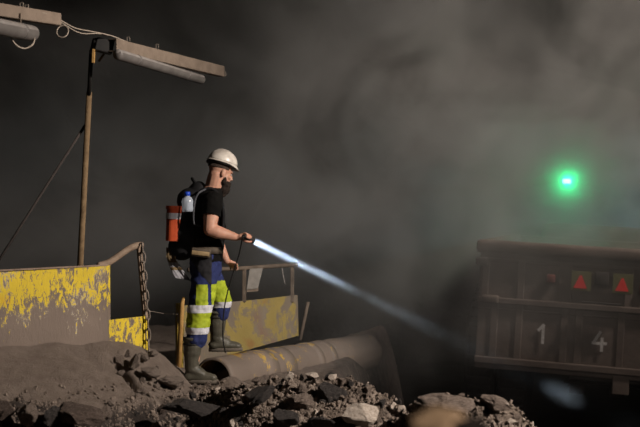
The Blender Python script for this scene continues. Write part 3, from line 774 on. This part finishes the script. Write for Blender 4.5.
bm = bmesh.new(); ell(bm, H2(-.125, 0, .012), (.018, .03, .016), HM); obj('adjuster', bm, M['black'], hel)
# t-shirt
bm = bmesh.new()
loft(bm, [(J(206, 262), .128, .172, yaw), (J(207.5, 246), .132, .165, yaw), (J(208, 230), .142, .174, yaw), (chs + V((.008, 0, 0)), .142, .184, yaw), (J(207.5, 204), .128, .185, yaw), (J(209, 194), .108, .15, yaw), (J(211, 188), .092, .10, yaw)], 28)
chain_(bm, [J(209, 199) - lf * .08, shR, elR.lerp(shR, .42)], [.062, .078, .076]); chain_(bm, [J(208, 199) + lf * .08, shL, elL.lerp(shL, .42)], [.062, .078, .076])
bm = remesh(bm, .008, 5, lambda c: .006 * noise.noise(V((c.x * 9, c.y * 9, c.z * 16))) + .003 * noise.noise(c * 30))
for a, b_ in ((shR, elR), (shL, elL)):                            # sleeves end in a clean hem
    d_ = (b_ - a).normalized(); c_ = a.lerp(b_, .54); cut(bm, c_, d_)
bmesh.ops.delete(bm, geom=[f for f in bm.faces if any((f.calc_center_median() - a.lerp(b_, .54)).dot((b_ - a).normalized()) > 0 and (f.calc_center_median() - b_).length < .20 and abs((f.calc_center_median() - J(206, 230)).dot(lf)) > .165 and (f.calc_center_median()-a.lerp(b_, .54)).length<.12 for a, b_ in ((shR, elR), (shL, elL)))], context='FACES')
tee = sub(obj('t_shirt', bm, M['tee'], W))
# trousers
bm = bmesh.new()
kR2 = knR.lerp(anR, .52); kL2 = knL.lerp(anL, .30)
loft(bm, [(pel + V((0, 0, -.085)), .115, .165, yaw), (pel + V((0, 0, -.02)), .128, .182, yaw), (J(205.5, 257), .122, .175, yaw), (J(206, 250), .112, .16, yaw)], 28)
chain_(bm, [hpR, hpR.lerp(knR, .5), knR, kR2], [.110, .104, .094, .086])
chain_(bm, [hpL, hpL.lerp(knL, .5), knL, kL2], [.108, .098, .084, .076])
bm = remesh(bm, .008, 6, lambda c: .010 * noise.noise(V((c.x * 8, c.y * 8, c.z * 20))) + .004 * noise.noise(c * 34))
def zpx(py): return CZ - (py - 213.5) / F * 10
lims = [zpx(q) for q in (283, 303.5, 311, 325.5, 332)]
sep = 0
def isR(c): return c.y < 10 + (.05 if c.z < zpx(275) else .0)
for z_ in lims: cut(bm, V((0, 10, z_)), V((0, 0, 1)))
cut(bm, hpR.lerp(knR, .3) + fw * -.03, V((1, -.25, .0)).normalized())
band1 = split(bm, lambda c: isR(c) and lims[2] < c.z < lims[1], .004)
band2 = split(bm, lambda c: isR(c) and lims[4] < c.z < lims[3], .004)
band3 = split(bm, lambda c: (not isR(c)) and zpx(309) < c.z < zpx(303), .004)
pR = hpR.lerp(knR, .3) + fw * -.03; nR = V((1, -.25, 0)).normalized()
hv1 = split(bm, lambda c: isR(c) and lims[4] < c.z < lims[0] + .0 and ((c - pR).dot(nR) > 0 or c.z < lims[2]) and not (abs(c.x - J(211.5, 0).x) < .012 and c.z > lims[1]), .003)
hv2 = split(bm, lambda c: (not isR(c)) and zpx(303) < c.z < zpx(281) and c.x > J(211, 0).x, .003)
char = split(bm, lambda c: c.z > zpx(276) + (c.x - J(206, 0).x) * -1.2 and c.x < J(213.5, 0).x, .002)
tro = sub(obj('trousers', bm, M['navy'], W))
for nm, b3, mt in (('hi_vis_panel', hv1, 'hivis'), ('hi_vis_panel', hv2, 'hivis'), ('reflective_band', band1, 'reflect'), ('reflective_band', band2, 'reflect'), ('reflective_band', band3, 'reflect'), ('holster_pocket', char, 'charcoal')):
    o = obj(nm, b3, M[mt], tro)
# boots
def boot(top, ank, sole_z, toe_dir):
    bm = bmesh.new(); td = V(toe_dir).normalized()
    ax = (ank - top)
    chain_(bm, [top, top.lerp(ank, .35), top.lerp(ank, .75), ank], [.075, .072, .060, .055])
    hz = V((ank.x, ank.y, sole_z)) 
    cap(bm, hz + V((0, 0, .055)) - td * .02, hz + V((0, 0, .058)) + td * .05, .048, .048)
    cap(bm, hz + V((0, 0, .052)) + td * .05, hz + V((0, 0, .042)) + td * .15, .048, .042)
    ell(bm, hz + V((0, 0, .042)) + td * .165, (.045, .045, .036))
    cap(bm, ank, hz + V((0, 0, .065)) + td * .08, .054, .046)
    bm = remesh(bm, .007, 5, lambda c: .005 * noise.noise(V((c.x * 7, c.y * 7, c.z * 26))))
    cut(bm, V((0, 0, sole_z + .012)), V((0, 0, 1))); bmesh.ops.delete(bm, geom=[f for f in bm.faces if f.calc_center_median().z < sole_z + .012], context='FACES')
    cut(bm, top + V((0, 0, .012)), V((0, 0, 1))); bmesh.ops.delete(bm, geom=[f for f in bm.faces if f.calc_center_median().z > top.z + .012], context='FACES')
    o = sub(obj('boot', bm, M['boot'], W))
    bm = bmesh.new(); n = 28; ringa, ringb = [], []
    perp = V((-td.y, td.x, 0))
    for k in range(n):
        t = k * 2 * math.pi / n; c = math.cos(t)
        w = .050 if c > 0 else .042; fwd = .075 + c * .140; 
        p = hz + td * fwd + perp * math.sin(t) * w
        ringa.append(bm.verts.new(p + V((0, 0, .03)))); ringb.append(bm.verts.new(p))
    for k in range(n): bm.faces.new((ringa[k], ringa[(k + 1) % n], ringb[(k + 1) % n], ringb[k]))
    bm.faces.new(ringa); bm.faces.new(ringb[::-1])
    obj('sole', bm, M['sole'], o)
    bm = bmesh.new(); lathe(bm, [(.079, -.012), (.080, 0), (.079, .012)], top + V((0, 0, .004)), V((0, 0, 1)), 24); obj('cuff', bm, M['boot'], o)
    for zz in (.3,):
        c = top.lerp(ank, .16); bm = bmesh.new(); lathe(bm, [(.0765, -.005), (.0765, .005)], c, V((0, 0, 1)), 24); obj('strap', bm, M['black'], o)
boot(J(194.5, 337.5, -.13), anR + V((-.012, 0, 0)), .003, (1, -.05, 0))
boot(J(215.5, 315, .23), V((J(214, 0).x, 10.24, anL.z)), .215, (1, .1, 0))
# belt and pouch
bm = bmesh.new(); lp = [J(206, 250) + fw * (.13 * math.cos(t)) + lf * (.178 * math.sin(t)) for t in [k / 32 * 2 * math.pi for k in range(33)]]
b0 = []
for p in lp[:-1]:
    nrm_ = (p - J(206, 250)); nrm_.z = 0; nrm_.normalize()
    b0.append([bm.verts.new(p + V((0, 0, .026))), bm.verts.new(p + nrm_ * .008 + V((0, 0, .026))), bm.verts.new(p + nrm_ * .008 - V((0, 0, .026))), bm.verts.new(p - V((0, 0, .026)))])
for k in range(32):
    for i in range(4): bm.faces.new((b0[k][i], b0[(k + 1) % 32][i], b0[(k + 1) % 32][(i + 1) % 4], b0[k][(i + 1) % 4]))
obj('belt', bm, M['brown'], W)
bm = bmesh.new(); box(bm, J(203, 252, -.185), (.155, .05, .07), Euler((0, .12, .1)).to_quaternion(), .012); pch = sub(obj('belt_pouch', bm, M['brown'], W))
bm = bmesh.new(); box(bm, J(203, 252.5, -.212), (.14, .012, .034), Euler((0, .12, .1)).to_quaternion(), .004); obj('pouch_flap', bm, M['tan'], pch)
# reflective cloth hanging behind the hips
bm = bmesh.new()
rows = []
for i, (px, py, w, dy) in enumerate([(171, 247, 8, -.06), (172.5, 257, 10, -.08), (178, 267, 14, -.10), (184.5, 277, 15, -.11)]):
    rows.append([bm.verts.new(J(px - w / 2 + w * k / 6, py + (k / 6) * 3, dy + .012 * math.sin(k * 1.7 + i))) for k in range(7)])
for i in range(3):
    for k in range(6): bm.faces.new((rows[i][k], rows[i][k + 1], rows[i + 1][k + 1], rows[i + 1][k]))
ext = bmesh.ops.solidify(bm, geom=bm.faces[:], thickness=.008)
cut(bm, J(0, 262), V((0, 0, 1))); cut(bm, J(0, 266.5), V((0, 0, 1))); cut(bm, J(0, 269.5), V((0, 0, 1)))
wb = split(bm, lambda c: c.z < zpx(269.5) or zpx(266.5) < c.z < zpx(262))
ves = thing('folded_vest', 'pale reflective strip of cloth hanging below the backpack at the hips', 'vest', tuple(J(178, 277)))
obj('fabric', bm, M['tan'], ves); obj('reflective_band', wb, M['reflect'], ves)

# ------------------------------------------------------------------ backpack, bottle, torch
bk = thing('backpack', 'black backpack worn high on the shoulders with an orange pouch', 'backpack', tuple(J(187, 255)))
bm = bmesh.new(); bc = J(188, 218, .02)
q = Euler((0, R(10), yaw)).to_quaternion()
for dz, dx, sx, sy in ((.20, .04, .085, .11), (.14, .0, .118, .14), (.0, 0, .118, .15), (-.13, -.01, .122, .155), (-.24, -.01, .11, .14)):
    ell(bm, bc + q @ V((dx, 0, dz)), (sx, sy, .11), q.to_matrix().to_4x4(), 3)
box(bm, bc + q @ V((.01, 0, -.04)), (.19, .26, .46), q, .04)
bm = remesh(bm, .008, 6, lambda c: .006 * noise.noise(c * 14))
bag = sub(obj('bag', bm, M['bag'], bk))
bm = bmesh.new(); tube(bm, spline([bc + q @ V((.02, -.03, .27)), bc + q @ V((-.02, -.02, .315)), bc + q @ V((-.02, .03, .315)), bc + q @ V((.02, .04, .27))], 6), .010, 8); obj('grab_handle', bm, M['bag'], bag)
# shoulder straps
for s in (-1, 1):
    bm = bmesh.new()
    pts = [J(197, 195) + lf * .10 * s, J(203, 189.5) + lf * .12 * s, J(211, 190) + lf * .125 * s, J(218, 199) + lf * .13 * s, J(220.5, 214) + lf * .14 * s, J(218.5, 230) + lf * .155 * s, J(209, 238) + lf * .185 * s, J(194, 240) + lf * .15 * s]
    tube(bm, spline(pts, 6), .014, 8, flat=1); obj('shoulder_strap', bm, M['bag'], bk)
bm = bmesh.new()
pts = [J(207, 189.5, -.13), J(201.5, 193, -.19), J(198, 199, -.20), J(196.5, 208, -.205), J(196, 217, -.205), J(197, 224, -.20), J(203, 226, -.215)]
tube(bm, spline(pts, 6), .008, 8); obj('side_strap', bm, M['strap'], bk, label='grey webbing strap on the near side')
# orange pouch with a silver band
pcn = J(174.5, 224, -.05); q2 = Euler((0, R(2), R(10))).to_quaternion()
def tubo(bm, z0, z1, rx, ry, bev):
    r_ = bmesh.ops.create_cube(bm, size=1); c = pcn + V((0, 0, (z0 + z1) / 2))
    bmesh.ops.transform(bm, matrix=Matrix.Translation(c) @ q2.to_matrix().to_4x4() @ Matrix.Diagonal((rx, ry, z1 - z0, 1)), verts=r_['verts'])
    es = [e for e in bm.edges if abs((e.verts[0].co - e.verts[1].co).z) > (z1 - z0) * .8]
    bmesh.ops.bevel(bm, geom=es, offset=bev, segments=5, affect='EDGES', profile=.5)
bm = bmesh.new(); tubo(bm, -.135, .120, .118, .17, .045); po = sub(obj('side_pouch', bm, M['orange'], bk, smooth=False, label='orange pouch'))
bm = bmesh.new(); tubo(bm, .040, .088, .124, .176, .047); obj('reflective_band', bm, M['reflect'], po, smooth=False)
bm = bmesh.new(); tubo(bm, .118, .145, .124, .176, .047); obj('pouch_lid', bm, M['orange'], po, smooth=False)
# bottle
wb_ = thing('water_bottle', 'clear water bottle with a blue cap in the backpack side pocket', 'bottle', tuple(J(190, 210, -.19)))
ax = V((-.03, 0, 1)).normalized()
bm = bmesh.new(); lathe(bm, [(.030, -.004), (.044, 0), (.047, .02), (.044, .05), (.047, .08), (.038, .105), (.018, .12), (.016, .13)], J(190.4, 211.5, -.20), ax, 24); obj('bottle_body', bm, M['bottle'], wb_)
bm = bmesh.new(); lathe(bm, [(.018, .122), (.024, .125), (.024, .152), (.019, .156)], J(190.4, 211.5, -.20), ax, 20); obj('cap', bm, M['blue'], wb_)
# torch
to = thing('hand_torch', 'black hand torch with a bright narrow beam in the outstretched right hand', 'torch', tuple(T0))
bm = bmesh.new(); lathe(bm, [(.012, -.005), (tr, 0), (tr, .085), (.024, .10), (.026, .125), (.024, .127)], TA, TD, 24); obj('barrel', bm, M['black'], to)
bm = bmesh.new(); lathe(bm, [(.0215, .1275), (.0215, .1285)], TA, TD, 24); obj('lens', bm, M['torch_glow'], to, label='glowing white lens')
bm = bmesh.new(); lathe(bm, [(.006, 0), (.006, .006)], TA + TD * .06 + sd * tr, sd, 10); obj('button', bm, M['black'], to)
bm = bmesh.new()
tube(bm, spline([TA, TA - TD * .02 + V((0, 0, -.03)), J(240, 254, -.12), J(234, 272, -.08), J(227, 295, -.02), J(223, 316, .05), J(222, 340, .1), V((J(224, 0).x, 10.15, .215))], 6), .0055, 7)
o = obj('cord', bm, M['black']); tag(o, 'thin black cord hanging from the torch down past the knees', 'cord')

# ------------------------------------------------------------------ truck
S = 16 / F
TY = R(14)
tc0 = P(602, 286, 16.0)
TM = Matrix.Translation(tc0) @ Euler((0, R(3.3), TY * -1)).to_matrix().to_4x4()
tk = thing('dump_truck', 'rear of a dusty brown dump truck numbered 14 in the haze', 'truck', tuple(tc0 + V((0, 0, -2.05))))
def TL(bmx):
    bmx.transform(TM); return bmx
def tx(px): return (px - 602) * S / math.cos(TY)
def tz(py): return -(py - 286) * S
def tbox(bm, x0, x1, z0, z1, y0, y1, bev=.01): box(bm, ((x0 + x1) / 2, (y0 + y1) / 2, (z0 + z1) / 2), (abs(x1 - x0), abs(y1 - y0), abs(z1 - z0)), None, bev)
HW = tx(725)                                    # half width
bm = bmesh.new(); tbox(bm, -HW * .965, HW * .965, tz(256), tz(378), 0, .10); tbox(bm, -HW * .965, HW * .965, tz(374), tz(358), .05, 5.5)
for s in (-1, 1): tbox(bm, s * HW * .96, s * HW * .93, tz(250), tz(372), .05, 5.5)
tbox(bm, -HW * .96, HW * .96, tz(250), tz(372), 5.4, 5.5)
obj('dump_body', TL(bm), M['truck'], tk, smooth=False)
bm = bmesh.new(); tbox(bm, -HW, HW, tz(247), tz(260), -.10, .10, .045); 
obj('top_rail', TL(bm), M['truck'], tk, smooth=True)
bm = bmesh.new(); tbox(bm, -HW * .985, -HW * .955, tz(247.5), tz(259), .1, 5.5, .03); obj('side_rail', TL(bm), M['truck'], tk)
bm = bmesh.new(); tbox(bm, HW * .985, HW * .955, tz(247.5), tz(259), .1, 5.5, .03); obj('side_rail', TL(bm), M['truck'], tk)
for z0, z1, y in ((265, 269, -.02), (305, 311, -.05), (316, 318, -.015), (366, 373, -.04)):
    bm = bmesh.new(); tbox(bm, -HW * .97, HW * .97, tz(z0), tz(z1), y, .01, .012); obj('cross_rib', TL(bm), M['truck'], tk, smooth=False)
for px in (489, 524, 564, 570, 627, 668, 714):
    bm = bmesh.new(); tbox(bm, tx(px - 3.5), tx(px + 3.5), tz(266), tz(306), -.022, .01, .008); obj('upper_rib', TL(bm), M['truck'], tk, smooth=False)
for px in (500, 524, 568, 582, 622, 660, 704):
    bm = bmesh.new(); tbox(bm, tx(px - 3.5), tx(px + 3.5), tz(310), tz(367), -.02, .01, .008); obj('lower_rib', TL(bm), M['truck'], tk, smooth=False)
# hinge lump on the corner and ledge bits
bm = bmesh.new(); tbox(bm, -HW * 1.0, -HW * .90, tz(265), tz(273), -.10, .12, .02); obj('corner_lug', TL(bm), M['truck_dark'], tk)
bm = bmesh.new(); tbox(bm, -HW * .93, -HW * .80, tz(303), tz(311), -.11, .0, .02); obj('corner_lug', TL(bm), M['truck'], tk)
bm = bmesh.new(); tbox(bm, tx(584), tx(621), tz(302), tz(303.5), -.15, -.08, .003); obj('step_ledge', TL(bm), M['truck_dark'], tk)
bm = bmesh.new(); tbox(bm, tx(595), tx(608), tz(272), tz(285), -.09, .0, .01); obj('latch_box', TL(bm), M['truck_dark'], tk)
for px, py in ((581.5, 282), (621, 282)):
    bm = bmesh.new(); tbox(bm, tx(px - 9), tx(px + 10), tz(py - 9.5), tz(py + 10), -.075, -.06, .003); rp = sub(obj('reflector_plate', TL(bm), M['ygreen'], tk, smooth=False))
    bm = bmesh.new(); c = V((tx(px), -.08, tz(py + 1.5))); k = 6.6 * S; vs = [c + V((-k, 0, -k * .9)), c + V((k, 0, -k * .9)), c + V((k * .15, 0, k * 1.05)), c + V((-k * .15, 0, k * 1.05))]
    plate(bm, vs, .012, V((0, 1, 0))); obj('triangle_reflector', TL(bm), M['red'], rp, smooth=False, label='red triangular reflector')
for px in (553, 641):
    bm = bmesh.new(); tbox(bm, tx(px - 4), tx(px + 4), tz(278 if px < 600 else 283), tz(286 if px < 600 else 291), -.07, 0, .01); obj('marker_lamp', TL(bm), M['reddim'], tk)
def digit(strokes, cx, cz, h, label):
    bm = bmesh.new()
    for i, (x0, z0, x1, z1) in enumerate(strokes):
        a, b_ = V((cx + x0 * h, -.026 - .0012 * i, cz + z0 * h)), V((cx + x1 * h, -.026 - .0012 * i, cz + z1 * h)); dd = b_ - a
        ang = math.atan2(dd.z, dd.x)
        box(bm, (a + b_) / 2, (dd.length + .15 * h, .006, .15 * h), Euler((0, -ang, 0)).to_quaternion())
    obj('digit', TL(bm), M['digit'], tk, smooth=False, label=label)
digit([(.05, -.45, .05, .45), (.05, .45, -.17, .22)], tx(547.5), tz(338.5), 19 * S, 'white painted digit one')
digit([(.02, .45, -.30, -.12), (-.30, -.12, .32, -.12), (.14, .12, .14, -.48)], tx(602.5), tz(341), 19 * S, 'white painted digit four')
# underside
bm = bmesh.new(); tbox(bm, tx(575), tx(705), tz(377), tz(382), .05, .15, .01); tbox(bm, tx(570), tx(700), tz(386), tz(388), .2, .3, .01); obj('bumper_bar', TL(bm), M['truck_dark'], tk)
bm = bmesh.new(); tbox(bm, tx(617), tx(633), tz(374), tz(393), -.02, .06, .012); obj('lamp_box', TL(bm), M['truck'], tk, smooth=False)
bm = bmesh.new(); tbox(bm, tx(575), tx(590), tz(372), tz(400), .3, 5.3, .02); tbox(bm, tx(614), tx(629), tz(372), tz(400), .3, 5.3, .02); obj('chassis_rail', TL(bm), M['truck_dark'], tk)
bm = bmesh.new(); tube(bm, [(-1.5, 1.2, -1.05), (1.5, 1.2, -1.05)], .13, 16); ell(bm, (0, 1.2, -1.05), (.35, .32, .32)); obj('axle', TL(bm), M['truck_dark'], tk)
bm = bmesh.new(); tbox(bm, -1.2, 1.2, -.9, .7, 5.9, 7.6, .1); obj('cab', TL(bm), M['truck'], tk)
def wheel(cx, w, cy, r):
    bm = bmesh.new()
    lathe(bm, [(r * .55, -w / 2), (r * .9, -w / 2), (r * .97, -w * .42), (r, -w * .3), (r, w * .3), (r * .97, w * .42), (r * .9, w / 2), (r * .55, w / 2)], (cx, cy, -1.08), (1, 0, 0), 48)
    for k in range(40):
        t = k / 40 * 2 * math.pi
        box(bm, (cx, cy + math.cos(t) * r, -1.08 + math.sin(t) * r), (w * .8, .05, .05), Euler((t, 0, 0)).to_quaternion())
    ty = sub(obj('wheel', TL(bm), M['tyre'], tk, smooth=False))
    bm = bmesh.new(); lathe(bm, [(r * .2, -w * .45), (r * .55, -w * .4), (r * .55, w * .4), (r * .2, w * .45)], (cx, cy, -1.08), (1, 0, 0), 32); obj('rim', TL(bm), M['truck_dark'], ty)
for s in (-1, 1):
    wheel(s * 1.56, .40, 1.2, .92)
    wheel(s * 1.12, .40, 1.2, .92)
    wheel(s * 1.35, .42, 5.9, .90)
# ------------------------------------------------------------------ green signal lamp
G = P(567, 181, 20.5)
gl = thing('signal_lamp', 'small bright green signal lamp glowing in the haze above the truck', 'lamp', tuple(G))
bm = bmesh.new(); lathe(bm, [(.02, .2), (.085, .18), (.095, .05), (.09, .03), (.075, .03)], G, (0, 1, 0), 24); obj('housing', bm, M['black'], gl)
bm = bmesh.new(); box(bm, G + V((0, .01, 0)), (.13, .03, .07), None, .012); obj('lens', bm, M['green_glow'], gl, label='glowing green lens')
bm = bmesh.new(); tube(bm, [G + V((0, .18, 0)), V((G.x, 24, G.z)), V((G.x, 27.4, G.z))], .012, 8); obj('wall_arm', bm, M['black'], gl)

# ------------------------------------------------------------------ haze
m, nt, out = nmat('haze')
tc = N(nt, 'ShaderNodeTexCoord')
def mth(op, *a):
    k = N(nt, 'ShaderNodeMath', operation=op)
    for i, s in enumerate(a):
        if isinstance(s, (int, float)): k.inputs[i].default_value = s
        else: nt.links.new(s, k.inputs[i])
    return k.outputs[0]
def mrange(src, a, b_, c=0., d_=1.):
    k = N(nt, 'ShaderNodeMapRange'); k.interpolation_type = 'SMOOTHSTEP'
    for n_, v in (('From Min', a), ('From Max', b_), ('To Min', c), ('To Max', d_)): k.inputs[n_].default_value = v
    nt.links.new(src, k.inputs['Value']); return k.outputs[0]
sx = N(nt, 'ShaderNodeSeparateXYZ'); nt.links.new(tc.outputs['Object'], sx.inputs[0])
mpv = N(nt, 'ShaderNodeMapping'); mpv.inputs['Scale'].default_value = (1, .28, 1); mpv.inputs['Location'].default_value = (3.1, 0, 1.7); nt.links.new(tc.outputs['Object'], mpv.inputs[0])
nz = N(nt, 'ShaderNodeTexNoise', Scale=.62, Detail=4, Roughness=.58, Distortion=.6); nt.links.new(mpv.outputs[0], nz.inputs[0])
cloud = mrange(nz.outputs['Fac'], .39, .62, .16, 2.15)
xf = mrange(sx.outputs['X'], -4.5, 3.0, .42, 1.05)
yf = mrange(sx.outputs['Y'], 9.9, 14.0, .85, 1.0)
clear = mrange(sx.outputs['X'], .8, 3.0, 0., .6)                 # the air in front of the truck is clearer than behind it
yf2 = mth('SUBTRACT', 1.0, mth('MULTIPLY', clear, mrange(sx.outputs['Y'], 18.0, 15.5)))
behind = mrange(sx.outputs['Y'], 16.0, 20.0, 1.0, 1.5)
zf = mrange(sx.outputs['Z'], -.5, 1.3, .06, 1.0)
lid = mth('SUBTRACT', 1.0, mth('MULTIPLY', mrange(sx.outputs['Z'], 2.2, 5.0), mrange(sx.outputs['X'], 1.5, -3.0, 0., .8)))
zf = mth('MULTIPLY', zf, lid)
nearb = mrange(sx.outputs['X'], -.9, -.3, .25, 1.0)                # thicker where the dust drifts in from the right
yz = mth('MAXIMUM', mth('MULTIPLY', yf, nearb), mrange(sx.outputs['Y'], 10.5, 13.5, 0., 1.))
den = mth('MULTIPLY', mth('MULTIPLY', mth('MULTIPLY', cloud, xf), mth('MULTIPLY', yz, zf)), mth('MULTIPLY', mth('MULTIPLY', yf2, behind), .13))
vs = N(nt, 'ShaderNodeVolumeScatter', Anisotropy=.15); vs.inputs['Color'].default_value = (.82, .80, .77, 1)
nt.links.new(den, vs.inputs['Density']); nt.links.new(vs.outputs[0], out.inputs['Volume'])
bm = bmesh.new(); box(bm, (1.5, 17.75, 2.9), (18.6, 16.3, 9.4))
o = obj('haze', bm, m, smooth=False); tag(o, 'grey dust haze filling the back of the tunnel', 'haze', kind='stuff')
HAZE = m
# small plume where the beam lands
m, nt, out = nmat('plume')
tc = N(nt, 'ShaderNodeTexCoord')
vs = N(nt, 'ShaderNodeVolumeScatter', Anisotropy=.0); vs.inputs['Color'].default_value = (.9, .93, .96, 1)
gr = N(nt, 'ShaderNodeTexGradient', gradient_type='SPHERICAL'); nt.links.new(tc.outputs['Object'], gr.inputs[0])
k = N(nt, 'ShaderNodeMath', operation='MULTIPLY'); nt.links.new(gr.outputs['Fac'], k.inputs[0]); k.inputs[1].default_value = .28
nt.links.new(k.outputs[0], vs.inputs['Density']); nt.links.new(vs.outputs[0], out.inputs['Volume'])
bm = bmesh.new(); ell(bm, (0, 0, 0), (1, 1, 1), None, 3)
o = obj('dust_plume', bm, m); o.location = P(564, 394.5, 15.2); o.scale = (.75, .17, .17); o.rotation_euler = TD.to_track_quat('X', 'Z').to_euler()
tag(o, 'pale puff of dust lit by the torch beam under the truck', 'dust', kind='stuff')

m, nt, out = nmat('lamp_glow_haze')  # denser ball added round the signal lamp to shape its halo
tc = N(nt, 'ShaderNodeTexCoord')
vs = N(nt, 'ShaderNodeVolumeScatter', Anisotropy=.0); vs.inputs['Color'].default_value = (.8, .8, .78, 1)
gr = N(nt, 'ShaderNodeTexGradient', gradient_type='QUADRATIC_SPHERE'); nt.links.new(tc.outputs['Object'], gr.inputs[0])
k = N(nt, 'ShaderNodeMath', operation='MULTIPLY'); nt.links.new(gr.outputs['Fac'], k.inputs[0]); k.inputs[1].default_value = 3.0
nt.links.new(k.outputs[0], vs.inputs['Density']); nt.links.new(vs.outputs[0], out.inputs['Volume'])
bm = bmesh.new(); ell(bm, (0, 0, 0), (1, 1, 1), None, 3)
o = obj('lamp_glow_haze', bm, m); o.location = G; o.scale = (.72, .72, .72)
tag(o, 'ball of thick haze added round the signal lamp to shape its green glow', 'haze', kind='stuff')

m, nt, out = nmat('beam_glow_mist')  # scattering cone added so the torch beam starts brighter
tc = N(nt, 'ShaderNodeTexCoord'); sx = N(nt, 'ShaderNodeSeparateXYZ'); nt.links.new(tc.outputs['Object'], sx.inputs[0])
vs = N(nt, 'ShaderNodeVolumeScatter', Anisotropy=.0); vs.inputs['Color'].default_value = (.9, .93, .96, 1)
nt.links.new(mrange(sx.outputs['X'], 0., 1.9, .5, 0.), vs.inputs['Density']); nt.links.new(vs.outputs[0], out.inputs['Volume'])
bm = bmesh.new(); tube(bm, [(0, 0, 0), (.9, 0, 0), (1.9, 0, 0)], [.030, .055, .09], 16)
o = obj('mist', bm, m); o.location = TA + TD * .129; o.rotation_euler = TD.to_track_quat('X', 'Z').to_euler()
tag(o, 'thin cone of mist added to brighten the start of the torch beam', 'mist', kind='stuff')

# ------------------------------------------------------------------ light
def area(loc, tgt, size, col, power, sy=None):
    l = bpy.data.lights.new('area_light', 'AREA'); l.size = size; l.energy = power; l.color = col
    if sy: l.shape = 'RECTANGLE'; l.size_y = sy
    o = bpy.data.objects.new('area_light', l); COL.objects.link(o); o.location = loc
    o.rotation_euler = (V(tgt) - V(loc)).to_track_quat('-Z', 'Y').to_euler(); return o
def spot(loc, tgt, ang, blend, col, power, rad=.05):
    l = bpy.data.lights.new('spot_light', 'SPOT'); l.energy = power; l.color = col; l.spot_size = R(ang); l.spot_blend = blend; l.shadow_soft_size = rad
    o = bpy.data.objects.new('spot_light', l); COL.objects.link(o); o.location = loc
    o.rotation_euler = (V(tgt) - V(loc)).to_track_quat('-Z', 'Y').to_euler(); return o
spot((6.2, 5.2, 4.6), (-.6, 8.6, .5), 48, .6, (1, .88, .78), 4600, .22)         # work lamp high on the right
spot((3.5, 4.0, 5.0), (4.6, 16, -.2), 42, .7, (1, .86, .76), 480, .5)           # added fill that brightens the truck, no lamp seen there
spot((7.5, 13.5, 6.8), (1.2, 20, 1.2), 90, .9, (1, .84, .73), 3900, .3)        # high lamp into the haze
spot((10, 23.5, 2.3), (1, 20.5, 1.2), 36, .9, (.56, .95, 1), 2200, .2)          # cool lamp beyond the truck
spot((2.2, .6, 2.6), (.2, 1.75, 1.05), 24, .8, (1, .82, .66), 330, .05)            # added warm spot that brightens the near tan rock, source made up
spot(G + V((0, -.06, 0)), V((0, 0, CZ)), 90, 1, (0, 1, .28), 32, .04)
l = bpy.data.lights.new('green_light', 'POINT'); l.energy = 36; l.color = (0, 1, .28); l.shadow_soft_size = .04
o = bpy.data.objects.new('green_light', l); COL.objects.link(o); o.location = G + V((0, -.08, 0))
o = area(TA + TD * .13, TA + TD * 3, .04, (.66, .84, 1), 1.15); o.data.shape = 'DISK'; o.data.spread = R(3.6)
spot(TA + TD * .13, TA + TD * 3, 80, 1, (.6, .75, 1), 26, .01)

w = bpy.data.worlds.new('mine_air'); sc.world = w; w.use_nodes = True
w.node_tree.nodes['Background'].inputs[0].default_value = (.5, .45, .42, 1); w.node_tree.nodes['Background'].inputs[1].default_value = .03

# ------------------------------------------------------------------ camera
cd = bpy.data.cameras.new('camera'); cam = bpy.data.objects.new('camera', cd); COL.objects.link(cam)
cam.location = (0, 0, CZ); cam.rotation_euler = (R(90), 0, 0)
cd.sensor_width = 36; cd.lens = 36 * F / 640; cd.clip_end = 100; cd.clip_start = .05
cd.dof.use_dof = True; cd.dof.focus_distance = 9.8; cd.dof.aperture_fstop = 2.8
sc.camera = cam
sc.view_settings.view_transform = 'Standard'; sc.view_settings.look = 'None'; sc.view_settings.gamma = 1; sc.view_settings.exposure = 0
sc.view_settings.use_curve_mapping = False
sc.cycles.volume_bounces = 0
sc.cycles.max_bounces = 4
sc.cycles.use_denoising = True
done()
